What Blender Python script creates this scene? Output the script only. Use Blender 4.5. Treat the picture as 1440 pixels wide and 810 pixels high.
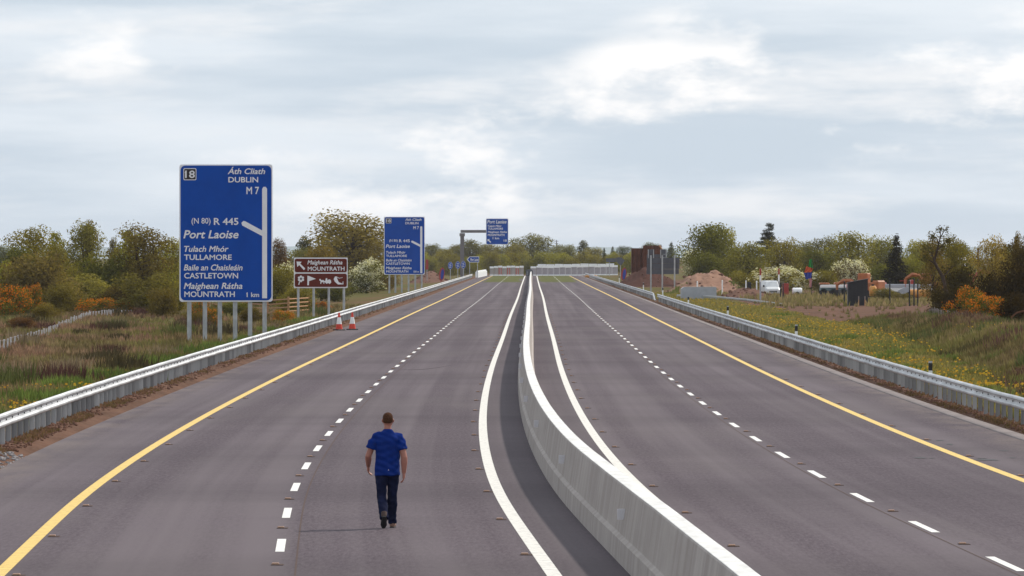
import bpy, math, random
import numpy as np
from mathutils import Vector, Matrix, noise as mnoise

for o in list(bpy.data.objects):
    bpy.data.objects.remove(o, do_unlink=True)
scene = bpy.context.scene
COL = scene.collection

# ------------------------------------------------------------------ camera
F = 9230.0            # focal length in pixels of the 1440 px wide photograph
CH = 4.176            # eye height above the carriageway
HY = 361.5            # horizon row of the photograph
cam_d = bpy.data.cameras.new('camera')
cam = bpy.data.objects.new('camera', cam_d)
COL.objects.link(cam)
cam.location = (0, 0, CH)
cam.rotation_euler = (math.pi / 2 - math.atan((405 - HY) / F), 0, 0)
cam_d.sensor_width = 36
cam_d.lens = F / 1440 * 36
cam_d.clip_start = 1
cam_d.clip_end = 30000
scene.camera = cam

# ------------------------------------------------------------------ sky
SUN_EL = math.radians(43)
SUN_AZ = math.radians(45)      # to the right of the view direction (+Y towards +X)
w = bpy.data.worlds.new('World')
scene.world = w
w.use_nodes = True
nt = w.node_tree
nt.nodes.clear()
N = nt.nodes.new
L = nt.links.new
out = N('ShaderNodeOutputWorld')
bg = N('ShaderNodeBackground')
bg.inputs['Strength'].default_value = 0.1
sky = N('ShaderNodeTexSky')
sky.sky_type = 'NISHITA'
sky.sun_disc = False
sky.sun_elevation = SUN_EL
sky.sun_rotation = SUN_AZ
sky.dust_density = 2.0
tc = N('ShaderNodeTexCoord')

def cloud(scale_xyz, loc, detail, rough, dist, lo, hi):
    mp = N('ShaderNodeMapping')
    mp.inputs['Scale'].default_value = scale_xyz
    mp.inputs['Location'].default_value = loc
    L(tc.outputs['Generated'], mp.inputs['Vector'])
    n = N('ShaderNodeTexNoise')
    n.inputs['Scale'].default_value = 1.0
    n.inputs['Detail'].default_value = detail
    n.inputs['Roughness'].default_value = rough
    n.inputs['Distortion'].default_value = dist
    L(mp.outputs['Vector'], n.inputs['Vector'])
    r = N('ShaderNodeMapRange')
    r.interpolation_type = 'SMOOTHSTEP'
    r.inputs['From Min'].default_value = lo
    r.inputs['From Max'].default_value = hi
    L(n.outputs['Fac'], r.inputs['Value'])
    return r.outputs['Result']

def cmix(fac, a, b):
    m = N('ShaderNodeMix')
    m.data_type = 'RGBA'
    if isinstance(fac, float):
        m.inputs['Factor'].default_value = fac
    else:
        L(fac, m.inputs['Factor'])
    for s, v in (('A', a), ('B', b)):
        k = [i for i in m.inputs if i.name == s and i.type == 'RGBA'][0]
        if isinstance(v, tuple):
            k.default_value = (*v, 1)
        else:
            L(v, k)
    return [o for o in m.outputs if o.type == 'RGBA'][0]

layer = cloud((10, 10, 82), (3.1, 1.7, 0.55), 7, 0.52, 0.0, 0.36, 0.64)      # broad grey decks, stretched flat
deck = cloud((22, 22, 120), (5.3, 0.4, 1.9), 8, 0.58, 0.0, 0.46, 0.74)     # thinner streaks between them
puff = cloud((34, 34, 78), (3.9, 13.3, 5.9), 10, 0.58, 0.0, 0.48, 0.66)     # bright cumulus lumps
glow = cloud((11, 11, 42), (8.5, 8.0, 9.4), 4, 0.5, 0.0, 0.42, 0.62)         # where the cover is thin
c = cmix(layer, (6.2, 7.2, 8.25), (8.35, 9.05, 9.8))
c = cmix(deck, c, (9.2, 9.5, 9.9))
pf = N('ShaderNodeMath'); pf.operation = 'MULTIPLY'
L(puff, pf.inputs[0]); L(glow, pf.inputs[1])
c = cmix(pf.outputs[0], c, (11.6, 11.4, 11.3))
c = cmix(0.93, sky.outputs['Color'], c)
L(c, bg.inputs['Color'])
L(bg.outputs['Background'], out.inputs['Surface'])

# ------------------------------------------------------------------ sun
sd = bpy.data.lights.new('sun', 'SUN')
sd.energy = 3.7
sd.angle = math.radians(2.2)
sd.color = (1.0, 0.93, 0.83)
sun = bpy.data.objects.new('sun', sd)
COL.objects.link(sun)
sdir = Vector((math.sin(SUN_AZ) * math.cos(SUN_EL), math.cos(SUN_AZ) * math.cos(SUN_EL), math.sin(SUN_EL)))
sun.rotation_euler = sdir.to_track_quat('Z', 'Y').to_euler()
sun.location = sdir * 300

vs = scene.view_settings
vs.view_transform = 'Standard'
vs.look = 'None'
vs.exposure = 0.0
vs.gamma = 1.0
vs.use_curve_mapping = False
scene.render.engine = 'CYCLES'
scene.cycles.max_bounces = 6
scene.cycles.transparent_max_bounces = 6

rnd = random.Random(7)
RNG = np.random.default_rng(11)

# ------------------------------------------------------------------ layout helpers
def sc(d):                      # pixels (of the 1440 photo) per metre at distance d
    return F / d

def X_(px, d):
    return (px - 720) * d / F

def Z_(py, d):
    return CH - (py - HY) * d / F

_cd = [20, 66, 86, 101, 114, 137, 162, 194, 243, 337, 491, 659, 1001, 1573, 2500, 9000]
_cx = [2.2, 1.09, .56, .14, -.19, -.535, -.725, -.81, -.775, -.485, -.04, .55, 1.50, 3.3, 6.5, 30]
_u = np.log(np.array(_cd, dtype=float))
_ug = np.linspace(_u[0], _u[-1], 2400)
def _hermite(u, v, q):                      # smooth curve through the surveyed points
    h = np.diff(u); sl = np.diff(v) / h
    m_ = np.concatenate([[sl[0]], (sl[:-1] * h[1:] + sl[1:] * h[:-1]) / (h[1:] + h[:-1]), [sl[-1]]])
    k = np.clip(np.searchsorted(u, q) - 1, 0, len(h) - 1)
    t = (q - u[k]) / h[k]
    return ((2 * t**3 - 3 * t**2 + 1) * v[k] + (t**3 - 2 * t**2 + t) * h[k] * m_[k] + (-2 * t**3 + 3 * t**2) * v[k + 1] + (t**3 - t**2) * h[k] * m_[k + 1])
_cg = _hermite(_u, np.array(_cx), _ug)
_kw = 60
_ker = np.exp(-np.linspace(-2.2, 2.2, 2 * _kw + 1) ** 2); _ker /= _ker.sum()
_pad = np.concatenate([2 * _cg[0] - _cg[_kw:0:-1], _cg, 2 * _cg[-1] - _cg[-2:-_kw - 2:-1]])
_cg = np.convolve(_pad, _ker, 'valid')
_dg = np.exp(_ug)
def cx(d):                      # centre line of the median barrier
    return float(np.interp(d, _dg, _cg)) + 1.3

def smooth(a, b, x):
    t = max(0.0, min(1.0, (x - a) / (b - a)))
    return t * t * (3 - 2 * t)

def toe(d):
    return float(np.interp(d, [60, 194, 300, 384, 470], [10.6, 15.4, 18.9, 21.0, 21.2]))

def hz(x, y):                   # terrain height
    t = x - cx(y)
    a = abs(t)
    if a < 10.98:
        return -0.06
    z = -0.06 + 0.10 * smooth(10.98, 11.35, a)
    n1 = mnoise.noise((x * .05, y * .02, 1.3))
    n2 = mnoise.noise((x * .35, y * .12, 4.3))
    z += smooth(12.4, 22, a) * (0.35 * n1 + .05) + smooth(12.2, 14, a) * .06 * n2
    if t < 0:
        z -= .30 * smooth(12.8, 20, a)
        z += 0.35 * math.exp(-((x + 29) / 5) ** 2 - ((y - 445) / 45) ** 2)
    else:
        fade = 1 - .55 * smooth(320, 385, y) - .45 * smooth(395, 440, y)
        b = smooth(0, 2.6, x - toe(y)) * .86 - .78 * smooth(3.4, 6.5, x - toe(y))
        z += b * fade * (1 + .25 * n2)
    z += smooth(1540, 1800, y) * 2.2
    return z

# ------------------------------------------------------------------ object helpers
def mesh_np(name, v, f, attr=None, smooth_shade=False):
    """f: (n,k) int array of equal sized polygons or list"""
    m = bpy.data.meshes.new(name)
    v = np.asarray(v, dtype=np.float32)
    if isinstance(f, np.ndarray):
        k = f.shape[1]
        m.vertices.add(len(v))
        m.vertices.foreach_set('co', v.ravel())
        m.loops.add(f.size)
        m.loops.foreach_set('vertex_index', f.astype(np.int32).ravel())
        m.polygons.add(len(f))
        m.polygons.foreach_set('loop_start', np.arange(0, f.size, k, dtype=np.int32))
        m.update(calc_edges=True)
    else:
        m.from_pydata([tuple(map(float, p)) for p in v], [], f)
        m.update()
    if attr:
        for nm, data in attr.items():
            data = np.asarray(data, dtype=np.float32)
            if data.ndim == 1:
                a = m.attributes.new(nm, 'FLOAT', 'POINT')
                a.data.foreach_set('value', data)
            else:
                a = m.attributes.new(nm, 'FLOAT_COLOR', 'POINT')
                a.data.foreach_set('color', data.ravel())
    if smooth_shade:
        m.polygons.foreach_set('use_smooth', [True] * len(m.polygons))
    return m

def ob(name, mesh, mat=None, parent=None, loc=None):
    if mat is not None and mesh is not None and len(mesh.materials) == 0:
        mesh.materials.append(mat)
    o = bpy.data.objects.new(name, mesh)
    COL.objects.link(o)
    if parent is not None:
        o.parent = parent
    if loc is not None:
        o.location = loc
    return o

def tag(o, label, cat, group=None, kind=None):
    o['label'] = label
    if cat:
        o['category'] = cat
    if group:
        o['group'] = group
    if kind:
        o['kind'] = kind
    return o

def thing(name, label, cat, loc=(0, 0, 0), rz=0, group=None):
    o = bpy.data.objects.new(name, None)
    COL.objects.link(o)
    o.empty_display_size = 0.2
    o.location = loc
    o.rotation_euler = (0, 0, rz)
    return tag(o, label, cat, group)

class MB:
    def __init__(s):
        s.v = []
        s.f = []
    def add(s, v, f):
        b = len(s.v)
        s.v += [tuple(p) for p in v]
        s.f += [tuple(i + b for i in q) for q in f]
        return s
    def box(s, x0, x1, y0, y1, z0, z1):
        v = [(x0, y0, z0), (x1, y0, z0), (x1, y1, z0), (x0, y1, z0), (x0, y0, z1), (x1, y0, z1), (x1, y1, z1), (x0, y1, z1)]
        return s.add(v, [(0, 3, 2, 1), (4, 5, 6, 7), (0, 1, 5, 4), (1, 2, 6, 5), (2, 3, 7, 6), (3, 0, 4, 7)])
    def bbox(s, x0, x1, y0, y1, z0, z1, b=.02):      # box with bevelled upright and top edges
        def ring(i, z):
            return [(x0 + i, y0 + b, z), (x0 + b, y0 + i, z), (x1 - b, y0 + i, z), (x1 - i, y0 + b, z),
                    (x1 - i, y1 - b, z), (x1 - b, y1 - i, z), (x0 + b, y1 - i, z), (x0 + i, y1 - b, z)]
        r = ring(0, z0) + ring(0, z1 - b) + ring(b * .8, z1)
        f = []
        for k in range(2):
            for i in range(8):
                j = (i + 1) % 8
                f.append((k * 8 + i, k * 8 + j, k * 8 + 8 + j, k * 8 + 8 + i))
        f += [tuple(range(16, 24)), tuple(range(7, -1, -1))]
        return s.add(r, f)
    def tube(s, pts, rad, n=8, cap=True, ref=(1, 0, 0), ell=1.0):
        pts = [Vector(p) for p in pts]
        if not hasattr(rad, '__len__'):
            rad = [rad] * len(pts)
        vv = []
        ref = Vector(ref)
        for i, p in enumerate(pts):
            t = (pts[min(i + 1, len(pts) - 1)] - pts[max(i - 1, 0)]).normalized()
            u = ref - t * ref.dot(t)
            if u.length < 1e-3:
                u = Vector((0, 1, 0)) - t * t.y
            u.normalize()
            q = t.cross(u)
            r = rad[i]
            ra, rb = r if hasattr(r, '__len__') else (r, r * ell)
            for k in range(n):
                a = 2 * math.pi * k / n
                vv.append(p + u * (ra * math.cos(a)) + q * (rb * math.sin(a)))
        f = []
        for i in range(len(pts) - 1):
            for k in range(n):
                j = (k + 1) % n
                f.append((i * n + k, i * n + j, (i + 1) * n + j, (i + 1) * n + k))
        if cap:
            f.append(tuple(range(n - 1, -1, -1)))
            f.append(tuple(range((len(pts) - 1) * n, len(pts) * n)))
        return s.add(vv, f)
    def prism(s, poly, y0, y1):      # polygon in x,z (counter clockwise seen from -y) pushed from y0 to y1
        n = len(poly)
        v = [(x, y0, z) for x, z in poly] + [(x, y1, z) for x, z in poly]
        f = [tuple(range(n)), tuple(range(2 * n - 1, n - 1, -1))]
        for i in range(n):
            j = (i + 1) % n
            f.append((i, i + n, j + n, j))
        return s.add(v, f)
    def build(s, name, mat=None, parent=None, loc=None, sm=False):
        m = mesh_np(name, s.v, s.f, smooth_shade=sm)
        return ob(name, m, mat, parent, loc)

def copy_tree(o, parent=None):
    c_ = o.copy()
    COL.objects.link(c_)
    c_.parent = parent
    for ch in list(o.children):
        copy_tree(ch, c_)
    return c_

# ------------------------------------------------------------------ materials
MATS = {}
def material(name, col, rough=.6, metal=0.0, n_scale=0, n_amt=0.15, bump=0, spec=.4, stretch=(1, 1, 1), detail=6, col2=None):
    m = bpy.data.materials.new(name)
    m.use_nodes = True
    t = m.node_tree
    p = t.nodes['Principled BSDF']
    p.inputs['Base Color'].default_value = (*col, 1)
    p.inputs['Roughness'].default_value = rough
    p.inputs['Metallic'].default_value = metal
    p.inputs['Specular IOR Level'].default_value = spec
    if n_scale:
        tcn = t.nodes.new('ShaderNodeTexCoord')
        mp = t.nodes.new('ShaderNodeMapping')
        mp.inputs['Scale'].default_value = stretch
        n = t.nodes.new('ShaderNodeTexNoise')
        n.inputs['Scale'].default_value = n_scale
        n.inputs['Detail'].default_value = detail
        n.inputs['Roughness'].default_value = .6
        t.links.new(tcn.outputs['Object'], mp.inputs['Vector'])
        t.links.new(mp.outputs['Vector'], n.inputs['Vector'])
        cr = t.nodes.new('ShaderNodeValToRGB')
        cr.color_ramp.elements[0].position = .3
        cr.color_ramp.elements[1].position = .7
        b = col2 if col2 else tuple(min(1, c_ * (1 + n_amt)) for c_ in col)
        a = col if col2 else tuple(c_ * (1 - n_amt) for c_ in col)
        cr.color_ramp.elements[0].color = (*a, 1)
        cr.color_ramp.elements[1].color = (*b, 1)
        t.links.new(n.outputs['Fac'], cr.inputs['Fac'])
        t.links.new(cr.outputs['Color'], p.inputs['Base Color'])
        if bump:
            bp = t.nodes.new('ShaderNodeBump')
            bp.inputs['Strength'].default_value = bump
            bp.inputs['Distance'].default_value = .02
            t.links.new(n.outputs['Fac'], bp.inputs['Height'])
            t.links.new(bp.outputs['Normal'], p.inputs['Normal'])
    MATS[name] = m
    return m

class NT:
    """tiny node-graph helper for the larger materials"""
    def __init__(s, m):
        s.t = m.node_tree
        s.n = s.t.nodes.new
        s.l = s.t.links.new
    def obj(s):
        return s.n('ShaderNodeTexCoord').outputs['Object']
    def noise(s, vec, scale=(1, 1, 1), detail=5, rough=.55, loc=(0, 0, 0), dist=0):
        mp = s.n('ShaderNodeMapping')
        mp.inputs['Scale'].default_value = scale
        mp.inputs['Location'].default_value = loc
        s.l(vec, mp.inputs['Vector'])
        n = s.n('ShaderNodeTexNoise')
        n.inputs['Scale'].default_value = 1
        n.inputs['Detail'].default_value = detail
        n.inputs['Roughness'].default_value = rough
        n.inputs['Distortion'].default_value = dist
        s.l(mp.outputs['Vector'], n.inputs['Vector'])
        return n.outputs['Fac']
    def rng(s, v, a, b, c_=0., d=1.):
        r = s.n('ShaderNodeMapRange')
        r.inputs['From Min'].default_value = a
        r.inputs['From Max'].default_value = b
        r.inputs['To Min'].default_value = c_
        r.inputs['To Max'].default_value = d
        s.l(v, r.inputs['Value'])
        return r.outputs['Result']
    def mix(s, fac, a, b, blend='MIX'):
        m = s.n('ShaderNodeMix')
        m.data_type = 'RGBA'
        m.blend_type = blend
        if isinstance(fac, (int, float)):
            m.inputs[0].default_value = fac
        else:
            s.l(fac, m.inputs[0])
        for i, v in ((6, a), (7, b)):
            if isinstance(v, tuple):
                m.inputs[i].default_value = (*v, 1)
            else:
                s.l(v, m.inputs[i])
        return m.outputs[2]
    def math(s, op, a, b=None):
        m = s.n('ShaderNodeMath')
        m.operation = op
        for i, v in ((0, a), (1, b)):
            if v is None:
                continue
            if isinstance(v, (int, float)):
                m.inputs[i].default_value = v
            else:
                s.l(v, m.inputs[i])
        return m.outputs[0]
    def attr(s, name, out='Color'):
        a = s.n('ShaderNodeAttribute')
        a.attribute_name = name
        return a.outputs[out]

def new_mat(name):
    m = bpy.data.materials.new(name)
    m.use_nodes = True
    MATS[name] = m
    return m, NT(m), m.node_tree.nodes['Principled BSDF']

_m, _g, _p = new_mat('rail_post')            # each post weathered a little differently
_oi = _g.n('ShaderNodeObjectInfo')
_st = _g.noise(_g.obj(), (3, 3, 1.2), 4, .6)
_c = _g.mix(_oi.outputs['Random'], (.20, .20, .205), (.46, .465, .47))
_c = _g.mix(_g.math('MULTIPLY', _g.rng(_st, .45, .75), .4), _c, (.24, .20, .17))
_g.l(_c, _p.inputs['Base Color']); _p.inputs['Roughness'].default_value = .6; _p.inputs['Metallic'].default_value = .25
# asphalt: paver bands across, wheel tracks along, fine aggregate
m, g, p = new_mat('asphalt')
o_ = g.obj()
uv = g.attr('road', 'Vector')           # x = offset from centre line, y = distance along
agg = g.noise(o_, (16, 1.6, 1), 4, .85)
bands = g.noise(uv, (.02, .055, 1), 5, .6, (0, 3, 0))
track = g.noise(uv, (.9, .004, 1), 4, .55, (4, 0, 0))
blot = g.noise(uv, (.22, .03, 1), 6, .6, (9, 1, 2))
c1 = g.mix(g.rng(agg, .34, .66), (.060, .046, .054), (.122, .098, .111))
c2 = g.mix(g.math('MULTIPLY', g.rng(track, .42, .62), .85), c1, (.136, .113, .123))
c3 = g.mix(g.math('MULTIPLY', g.rng(bands, .42, .66), .38), c2, (.042, .033, .038))
c4 = g.mix(g.math('MULTIPLY', g.rng(blot, .48, .70), .5), c3, (.13, .110, .112))
# dusty brown rim of the hard shoulders
sx = g.n('ShaderNodeSeparateXYZ'); g.l(uv, sx.inputs[0])
ax = g.math('ABSOLUTE', sx.outputs[0])
dust = g.math('MULTIPLY', g.rng(ax, 9.9, 11.1), g.rng(g.noise(uv, (1.2, .25, 1), 5, .6, (2, 2, 0)), .38, .62))
c5 = g.mix(g.math('MULTIPLY', dust, .55), c4, (.21, .17, .145))
dust2 = g.math('MULTIPLY', g.rng(g.math('ABSOLUTE', g.math('SUBTRACT', ax, 1.0)), .55, .1), .22)
c5 = g.mix(dust2, c5, (.075, .066, .07))
g.l(c5, p.inputs['Base Color'])
p.inputs['Roughness'].default_value = .82
p.inputs['Specular IOR Level'].default_value = .06
bp = g.n('ShaderNodeBump'); bp.inputs['Strength'].default_value = .25; bp.inputs['Distance'].default_value = .01
g.l(agg, bp.inputs['Height']); g.l(bp.outputs[0], p.inputs['Normal'])

def paint(name, col, ribs=False):
    m, g, p = new_mat(name)
    o_ = g.obj()
    wr = g.noise(o_, (9, 2.2, 1), 6, .7)
    c1 = g.mix(g.math('MULTIPLY', g.rng(wr, .46, .72), .6), col, tuple(x * .5 for x in col))
    if ribs:
        wv = g.n('ShaderNodeTexWave'); wv.bands_direction = 'Y'
        wv.inputs['Scale'].default_value = .62; wv.inputs['Distortion'].default_value = .25
        g.l(o_, wv.inputs['Vector'])
        c1 = g.mix(g.math('MULTIPLY', g.rng(wv.outputs['Fac'], .0, .28, 1, 0), .38), c1, tuple(x * .42 for x in col))
    g.l(c1, p.inputs['Base Color'])
    p.inputs['Roughness'].default_value = .6
    return m
paint('white_paint', (.74, .72, .68))
paint('white_ribbed_paint', (.72, .69, .63), True)
paint('yellow_paint', (.72, .485, .105), True)

# slip-formed concrete, rain streaks running down the faces
m, g, p = new_mat('concrete')
o_ = g.obj()
st = g.noise(o_, (1.7, 1.4, .12), 6, .65)
bl = g.noise(o_, (.5, .18, 1.1), 5, .6, (3, 3, 3))
fi = g.noise(o_, (20, 16, 20), 3, .7)
c1 = g.mix(g.rng(st, .35, .7), (.31, .272, .25), (.45, .405, .375))
c1 = g.mix(g.math('MULTIPLY', g.rng(bl, .45, .7), .38), c1, (.235, .20, .18))
c1 = g.mix(g.math('MULTIPLY', fi, .25), c1, (.5, .46, .43))
g.l(c1, p.inputs['Base Color']); p.inputs['Roughness'].default_value = .85; p.inputs['Specular IOR Level'].default_value = .05
bp = g.n('ShaderNodeBump'); bp.inputs['Strength'].default_value = .3; bp.inputs['Distance'].default_value = .015
g.l(fi, bp.inputs['Height']); g.l(bp.outputs[0], p.inputs['Normal'])

material('concrete_lit_top', (.66, .65, .63), .8, spec=.04, n_scale=1.5, n_amt=.16, bump=.2, stretch=(3, .8, 1))  # barrier top: cleaner than the stained faces, with sunlit brightness in the colour
material('galvanised', (.52, .53, .54), .5, .45, n_scale=1.1, n_amt=.30, stretch=(1, .35, 2))
material('post_steel', (.42, .425, .43), .55, .35, n_scale=4, n_amt=.25, stretch=(1, 1, .5))
material('bolt_steel', (.06, .06, .065), .6, .5)
material('sign_blue', (.001, .062, .36), .6, spec=.15, n_scale=.9, n_amt=.10)
material('sign_brown', (.125, .020, .012), .6, spec=.15, n_scale=.9, n_amt=.12)
material('sign_white', (.80, .78, .80), .5, n_scale=2, n_amt=.05)
material('sign_black', (.018, .008, .010), .5)
material('barricade_grey', (.40, .365, .385), .7, spec=.1, n_scale=.8, n_amt=.25)
material('sign_back', (.085, .085, .10), .5, .3, n_scale=1.2, n_amt=.15)
material('gantry_steel', (.17, .15, .155), .55, .3, n_scale=1, n_amt=.15)
material('rust', (.115, .042, .024), .85, spec=.04, n_scale=1.3, n_amt=.4, bump=.4)
material('soil', (.165, .088, .062), .95, spec=.04, n_scale=.9, bump=.6, col2=(.10, .052, .038))
material('pale_soil', (.285, .17, .12), .95, spec=.04, n_scale=.35, bump=.6, col2=(.17, .092, .062))
material('dark_soil', (.075, .028, .018), .95, spec=.04, n_scale=.8, bump=.6, col2=(.05, .02, .014))
material('cone_orange', (.62, .045, .02), .5, n_scale=8, n_amt=.12)
material('cone_white', (.78, .77, .75), .45, n_scale=8, n_amt=.06)
material('rubber', (.02, .02, .022), .7)
material('timber', (.42, .235, .125), .8, spec=.04, n_scale=5, n_amt=.25, stretch=(1, 1, 4))
material('old_timber', (.13, .06, .035), .85, spec=.04, n_scale=5, n_amt=.3)
material('paling', (.24, .20, .185), .85, spec=.04, n_scale=3, n_amt=.3)
material('pale_paling', (.56, .54, .55), .8, spec=.04, n_scale=3, n_amt=.25)
material('white_plastic', (.88, .88, .87), .45, n_scale=3, n_amt=.06)
material('red_plastic', (.50, .07, .05), .5, n_scale=3, n_amt=.1)
material('van_white', (.62, .63, .63), .3, n_scale=2, n_amt=.05)
material('glass_dark', (.03, .035, .045), .08, spec=.6)
material('plant_orange', (.36, .115, .035), .45, n_scale=2, n_amt=.18)
material('plant_amber', (.50, .22, .04), .45, n_scale=2, n_amt=.18)
material('plant_red', (.34, .04, .03), .45, n_scale=2, n_amt=.2)
material('black_steel', (.012, .011, .013), .55, n_scale=3, n_amt=.3)
material('container_grey', (.36, .37, .40), .5, n_scale=1.5, n_amt=.12)
material('teal_grey', (.10, .14, .145), .5, n_scale=1.5, n_amt=.2)
material('flag_green', (.03, .30, .05), .8)
material('flag_orange', (.62, .11, .03), .8)
material('flag_blue', (.03, .05, .30), .8)
material('flag_pink', (.62, .30, .29), .8)
material('amber_stud', (.40, .24, .16), .5)
material('stud_casting', (.095, .066, .058), .8, spec=.04, n_scale=20, n_amt=.3)
material('bark', (.065, .045, .035), .9, spec=.04, n_scale=6, n_amt=.35, bump=.5, stretch=(1, 1, .3))
material('skin', (.33, .135, .095), .55, n_scale=14, n_amt=.08)
material('hair', (.075, .035, .02), .9, spec=.04, n_scale=70, n_amt=.4, bump=.5)
material('tshirt', (.006, .024, .155), .9, spec=.04, n_scale=9, n_amt=.14, bump=.12)
material('denim', (.010, .013, .036), .85, spec=.04, n_scale=7, n_amt=.45, bump=.1, stretch=(1, 1, .6))
material('shoe', (.055, .028, .022), .7, n_scale=20, n_amt=.2)
material('shoe_tan', (.26, .15, .11), .7, n_scale=20, n_amt=.2)
material('gravel', (.26, .24, .24), .9, spec=.04, n_scale=3, n_amt=.4)
material('reflector', (.62, .60, .62), .35)
material('channel', (.22, .19, .185), .85, spec=.04, n_scale=1.2, n_amt=.18, stretch=(1, .3, 1))
material('mirage_film', (.115, .115, .034), .95, spec=.04, n_scale=.5, bump=.4, col2=(.07, .076, .022), stretch=(1, .1, 1))  # green tone of the mirage reflection painted on the far road
material('scuff', (.062, .048, .055), .85, spec=.04, n_scale=6, n_amt=.35)
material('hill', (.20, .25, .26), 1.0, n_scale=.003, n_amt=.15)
M = MATS

def leafy(name, fixed=None, transl=.32):
    """foliage: colour from the object's own colour, varied leaf by leaf; blossom where the mesh says so"""
    m = bpy.data.materials.new(name)
    m.use_nodes = True
    g = NT(m)
    t = m.node_tree
    t.nodes.remove(t.nodes['Principled BSDF'])
    oi = g.n('ShaderNodeObjectInfo')
    tone = g.attr('tone', 'Fac')
    base = oi.outputs['Color'] if fixed is None else fixed
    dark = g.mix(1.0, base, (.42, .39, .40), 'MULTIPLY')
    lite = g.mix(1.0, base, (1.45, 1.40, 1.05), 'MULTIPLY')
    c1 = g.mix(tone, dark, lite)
    bloom = g.attr('bloom', 'Fac')
    c1 = g.mix(bloom, c1, g.attr('bcol', 'Color'))
    df = g.n('ShaderNodeBsdfDiffuse')
    tr = g.n('ShaderNodeBsdfTranslucent')
    g.l(c1, df.inputs['Color'])
    c2 = g.mix(1.0, c1, (1.15, 1.15, .6), 'MULTIPLY')
    g.l(c2, tr.inputs['Color'])
    ms = g.n('ShaderNodeMixShader')
    ms.inputs[0].default_value = transl
    g.l(df.outputs[0], ms.inputs[1])
    g.l(tr.outputs[0], ms.inputs[2])
    g.l(ms.outputs[0], t.nodes['Material Output'].inputs['Surface'])
    MATS[name] = m
    return m
leafy('foliage', transl=.4)

# blades and flowers carry their own colour per plant
m = bpy.data.materials.new('blades')
m.use_nodes = True
g = NT(m)
m.node_tree.nodes.remove(m.node_tree.nodes['Principled BSDF'])
df = g.n('ShaderNodeBsdfDiffuse'); tr = g.n('ShaderNodeBsdfTranslucent'); ms = g.n('ShaderNodeMixShader')
ca = g.attr('col')
g.l(ca, df.inputs['Color']); g.l(ca, tr.inputs['Color']); ms.inputs[0].default_value = .3
g.l(df.outputs[0], ms.inputs[1]); g.l(tr.outputs[0], ms.inputs[2])
g.l(ms.outputs[0], m.node_tree.nodes['Material Output'].inputs['Surface'])
MATS['blades'] = m

# terrain
m, g, p = new_mat('ground')
o_ = g.obj()
soil = g.attr('soil', 'Fac')
big = g.noise(o_, (.10, .03, .1), 5, .6)
mid = g.noise(o_, (.7, .22, .5), 6, .65, (3, 1, 0))
fine = g.noise(o_, (5, 1.6, 5), 4, .7)
gr = g.mix(g.rng(big, .4, .62), (.085, .088, .026), (.135, .082, .046))
gr = g.mix(g.math('MULTIPLY', g.rng(mid, .45, .7), .55), gr, (.15, .125, .055))
gr = g.mix(g.math('MULTIPLY', g.rng(fine, .45, .75), .4), gr, (.045, .045, .016))
so = g.mix(g.rng(mid, .35, .65), (.15, .082, .058), (.085, .048, .034))
so = g.mix(g.math('MULTIPLY', g.rng(fine, .4, .75), .45), so, (.19, .125, .09))
sm_ = g.rng(g.math('ADD', soil, g.math('MULTIPLY', g.math('SUBTRACT', fine, .5), .5)), .35, .6)
g.l(g.mix(sm_, gr, so), p.inputs['Base Color'])
p.inputs['Roughness'].default_value = .95
p.inputs['Specular IOR Level'].default_value = .01
bp = g.n('ShaderNodeBump'); bp.inputs['Strength'].default_value = .7; bp.inputs['Distance'].default_value = .08
g.l(mid, bp.inputs['Height']); g.l(bp.outputs[0], p.inputs['Normal'])
M = MATS

# ================================================================== THE SETTING
def strip(t0, t1, ys, z, uvs=False, cols=1):
    """sheet between lateral offsets t0,t1 of the centre line along rows ys"""
    v, f, a = [], [], []
    for y in ys:
        c_ = cx(y)
        for k in range(cols + 1):
            t = t0 + (t1 - t0) * k / cols
            v.append((c_ + t, y, z)); a.append((t, y, 0, 1))
    n = cols + 1
    for i in range(len(ys) - 1):
        for k in range(cols):
            f.append((i * n + k, i * n + k + 1, (i + 1) * n + k + 1, (i + 1) * n + k))
    return v, np.array(f), a

def rows(y0, y1, near=3.0, far=12.0):
    ys, y = [], y0
    while y < y1:
        ys.append(y)
        y += near + (far - near) * smooth(150, 900, y)
    ys.append(y1)
    return ys

# ground sheet reaching the horizon
gy = list(np.concatenate([np.arange(20, 520, 4.), np.arange(520, 1000, 12.), np.arange(1000, 2000, 40.), np.geomspace(2000, 14000, 14)]))
gt = list(np.concatenate([-np.geomspace(2500, 62, 14), -np.arange(60, 24, -2.), -np.arange(24, 13, -.9), [-12.6, -12.2, -11.8, -11.35, -11.15, -10.98, -10.5, -5],
                          [5, 10.5, 10.98, 11.15, 11.35, 11.8, 12.2, 12.6], np.arange(13.2, 32, .8), np.arange(32, 62, 2.), np.geomspace(62, 2500, 14)]))
gv, gs = [], []
for y in gy:
    c_ = cx(y)
    for t in gt:
        x = c_ + t
        gv.append((x, y, hz(x, y)))
        a = abs(t)
        s_ = .85 * (1 - smooth(12.0, 12.5, a)) if a > 10.9 else .5
        if t < 0 and a > 12.5:
            s_ = .55 * math.exp(-((a - 13.6) / .7) ** 2) * (mnoise.noise((y * .03, 0, 0)) > .0)
        if t > 13:
            s_ = max(s_, smooth(395, 430, y) * (1 - smooth(1000, 1300, y)) * smooth(20.2, 21.6, x + .8 * mnoise.noise((y * .05, 1, 0))))
            s_ = max(s_, .4 * smooth(.2, 1.2, x - toe(y)) * (1 - smooth(1.3, 2.2, x - toe(y))) * (y < 430))
        gs.append(s_)
nt_ = len(gt)
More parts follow.
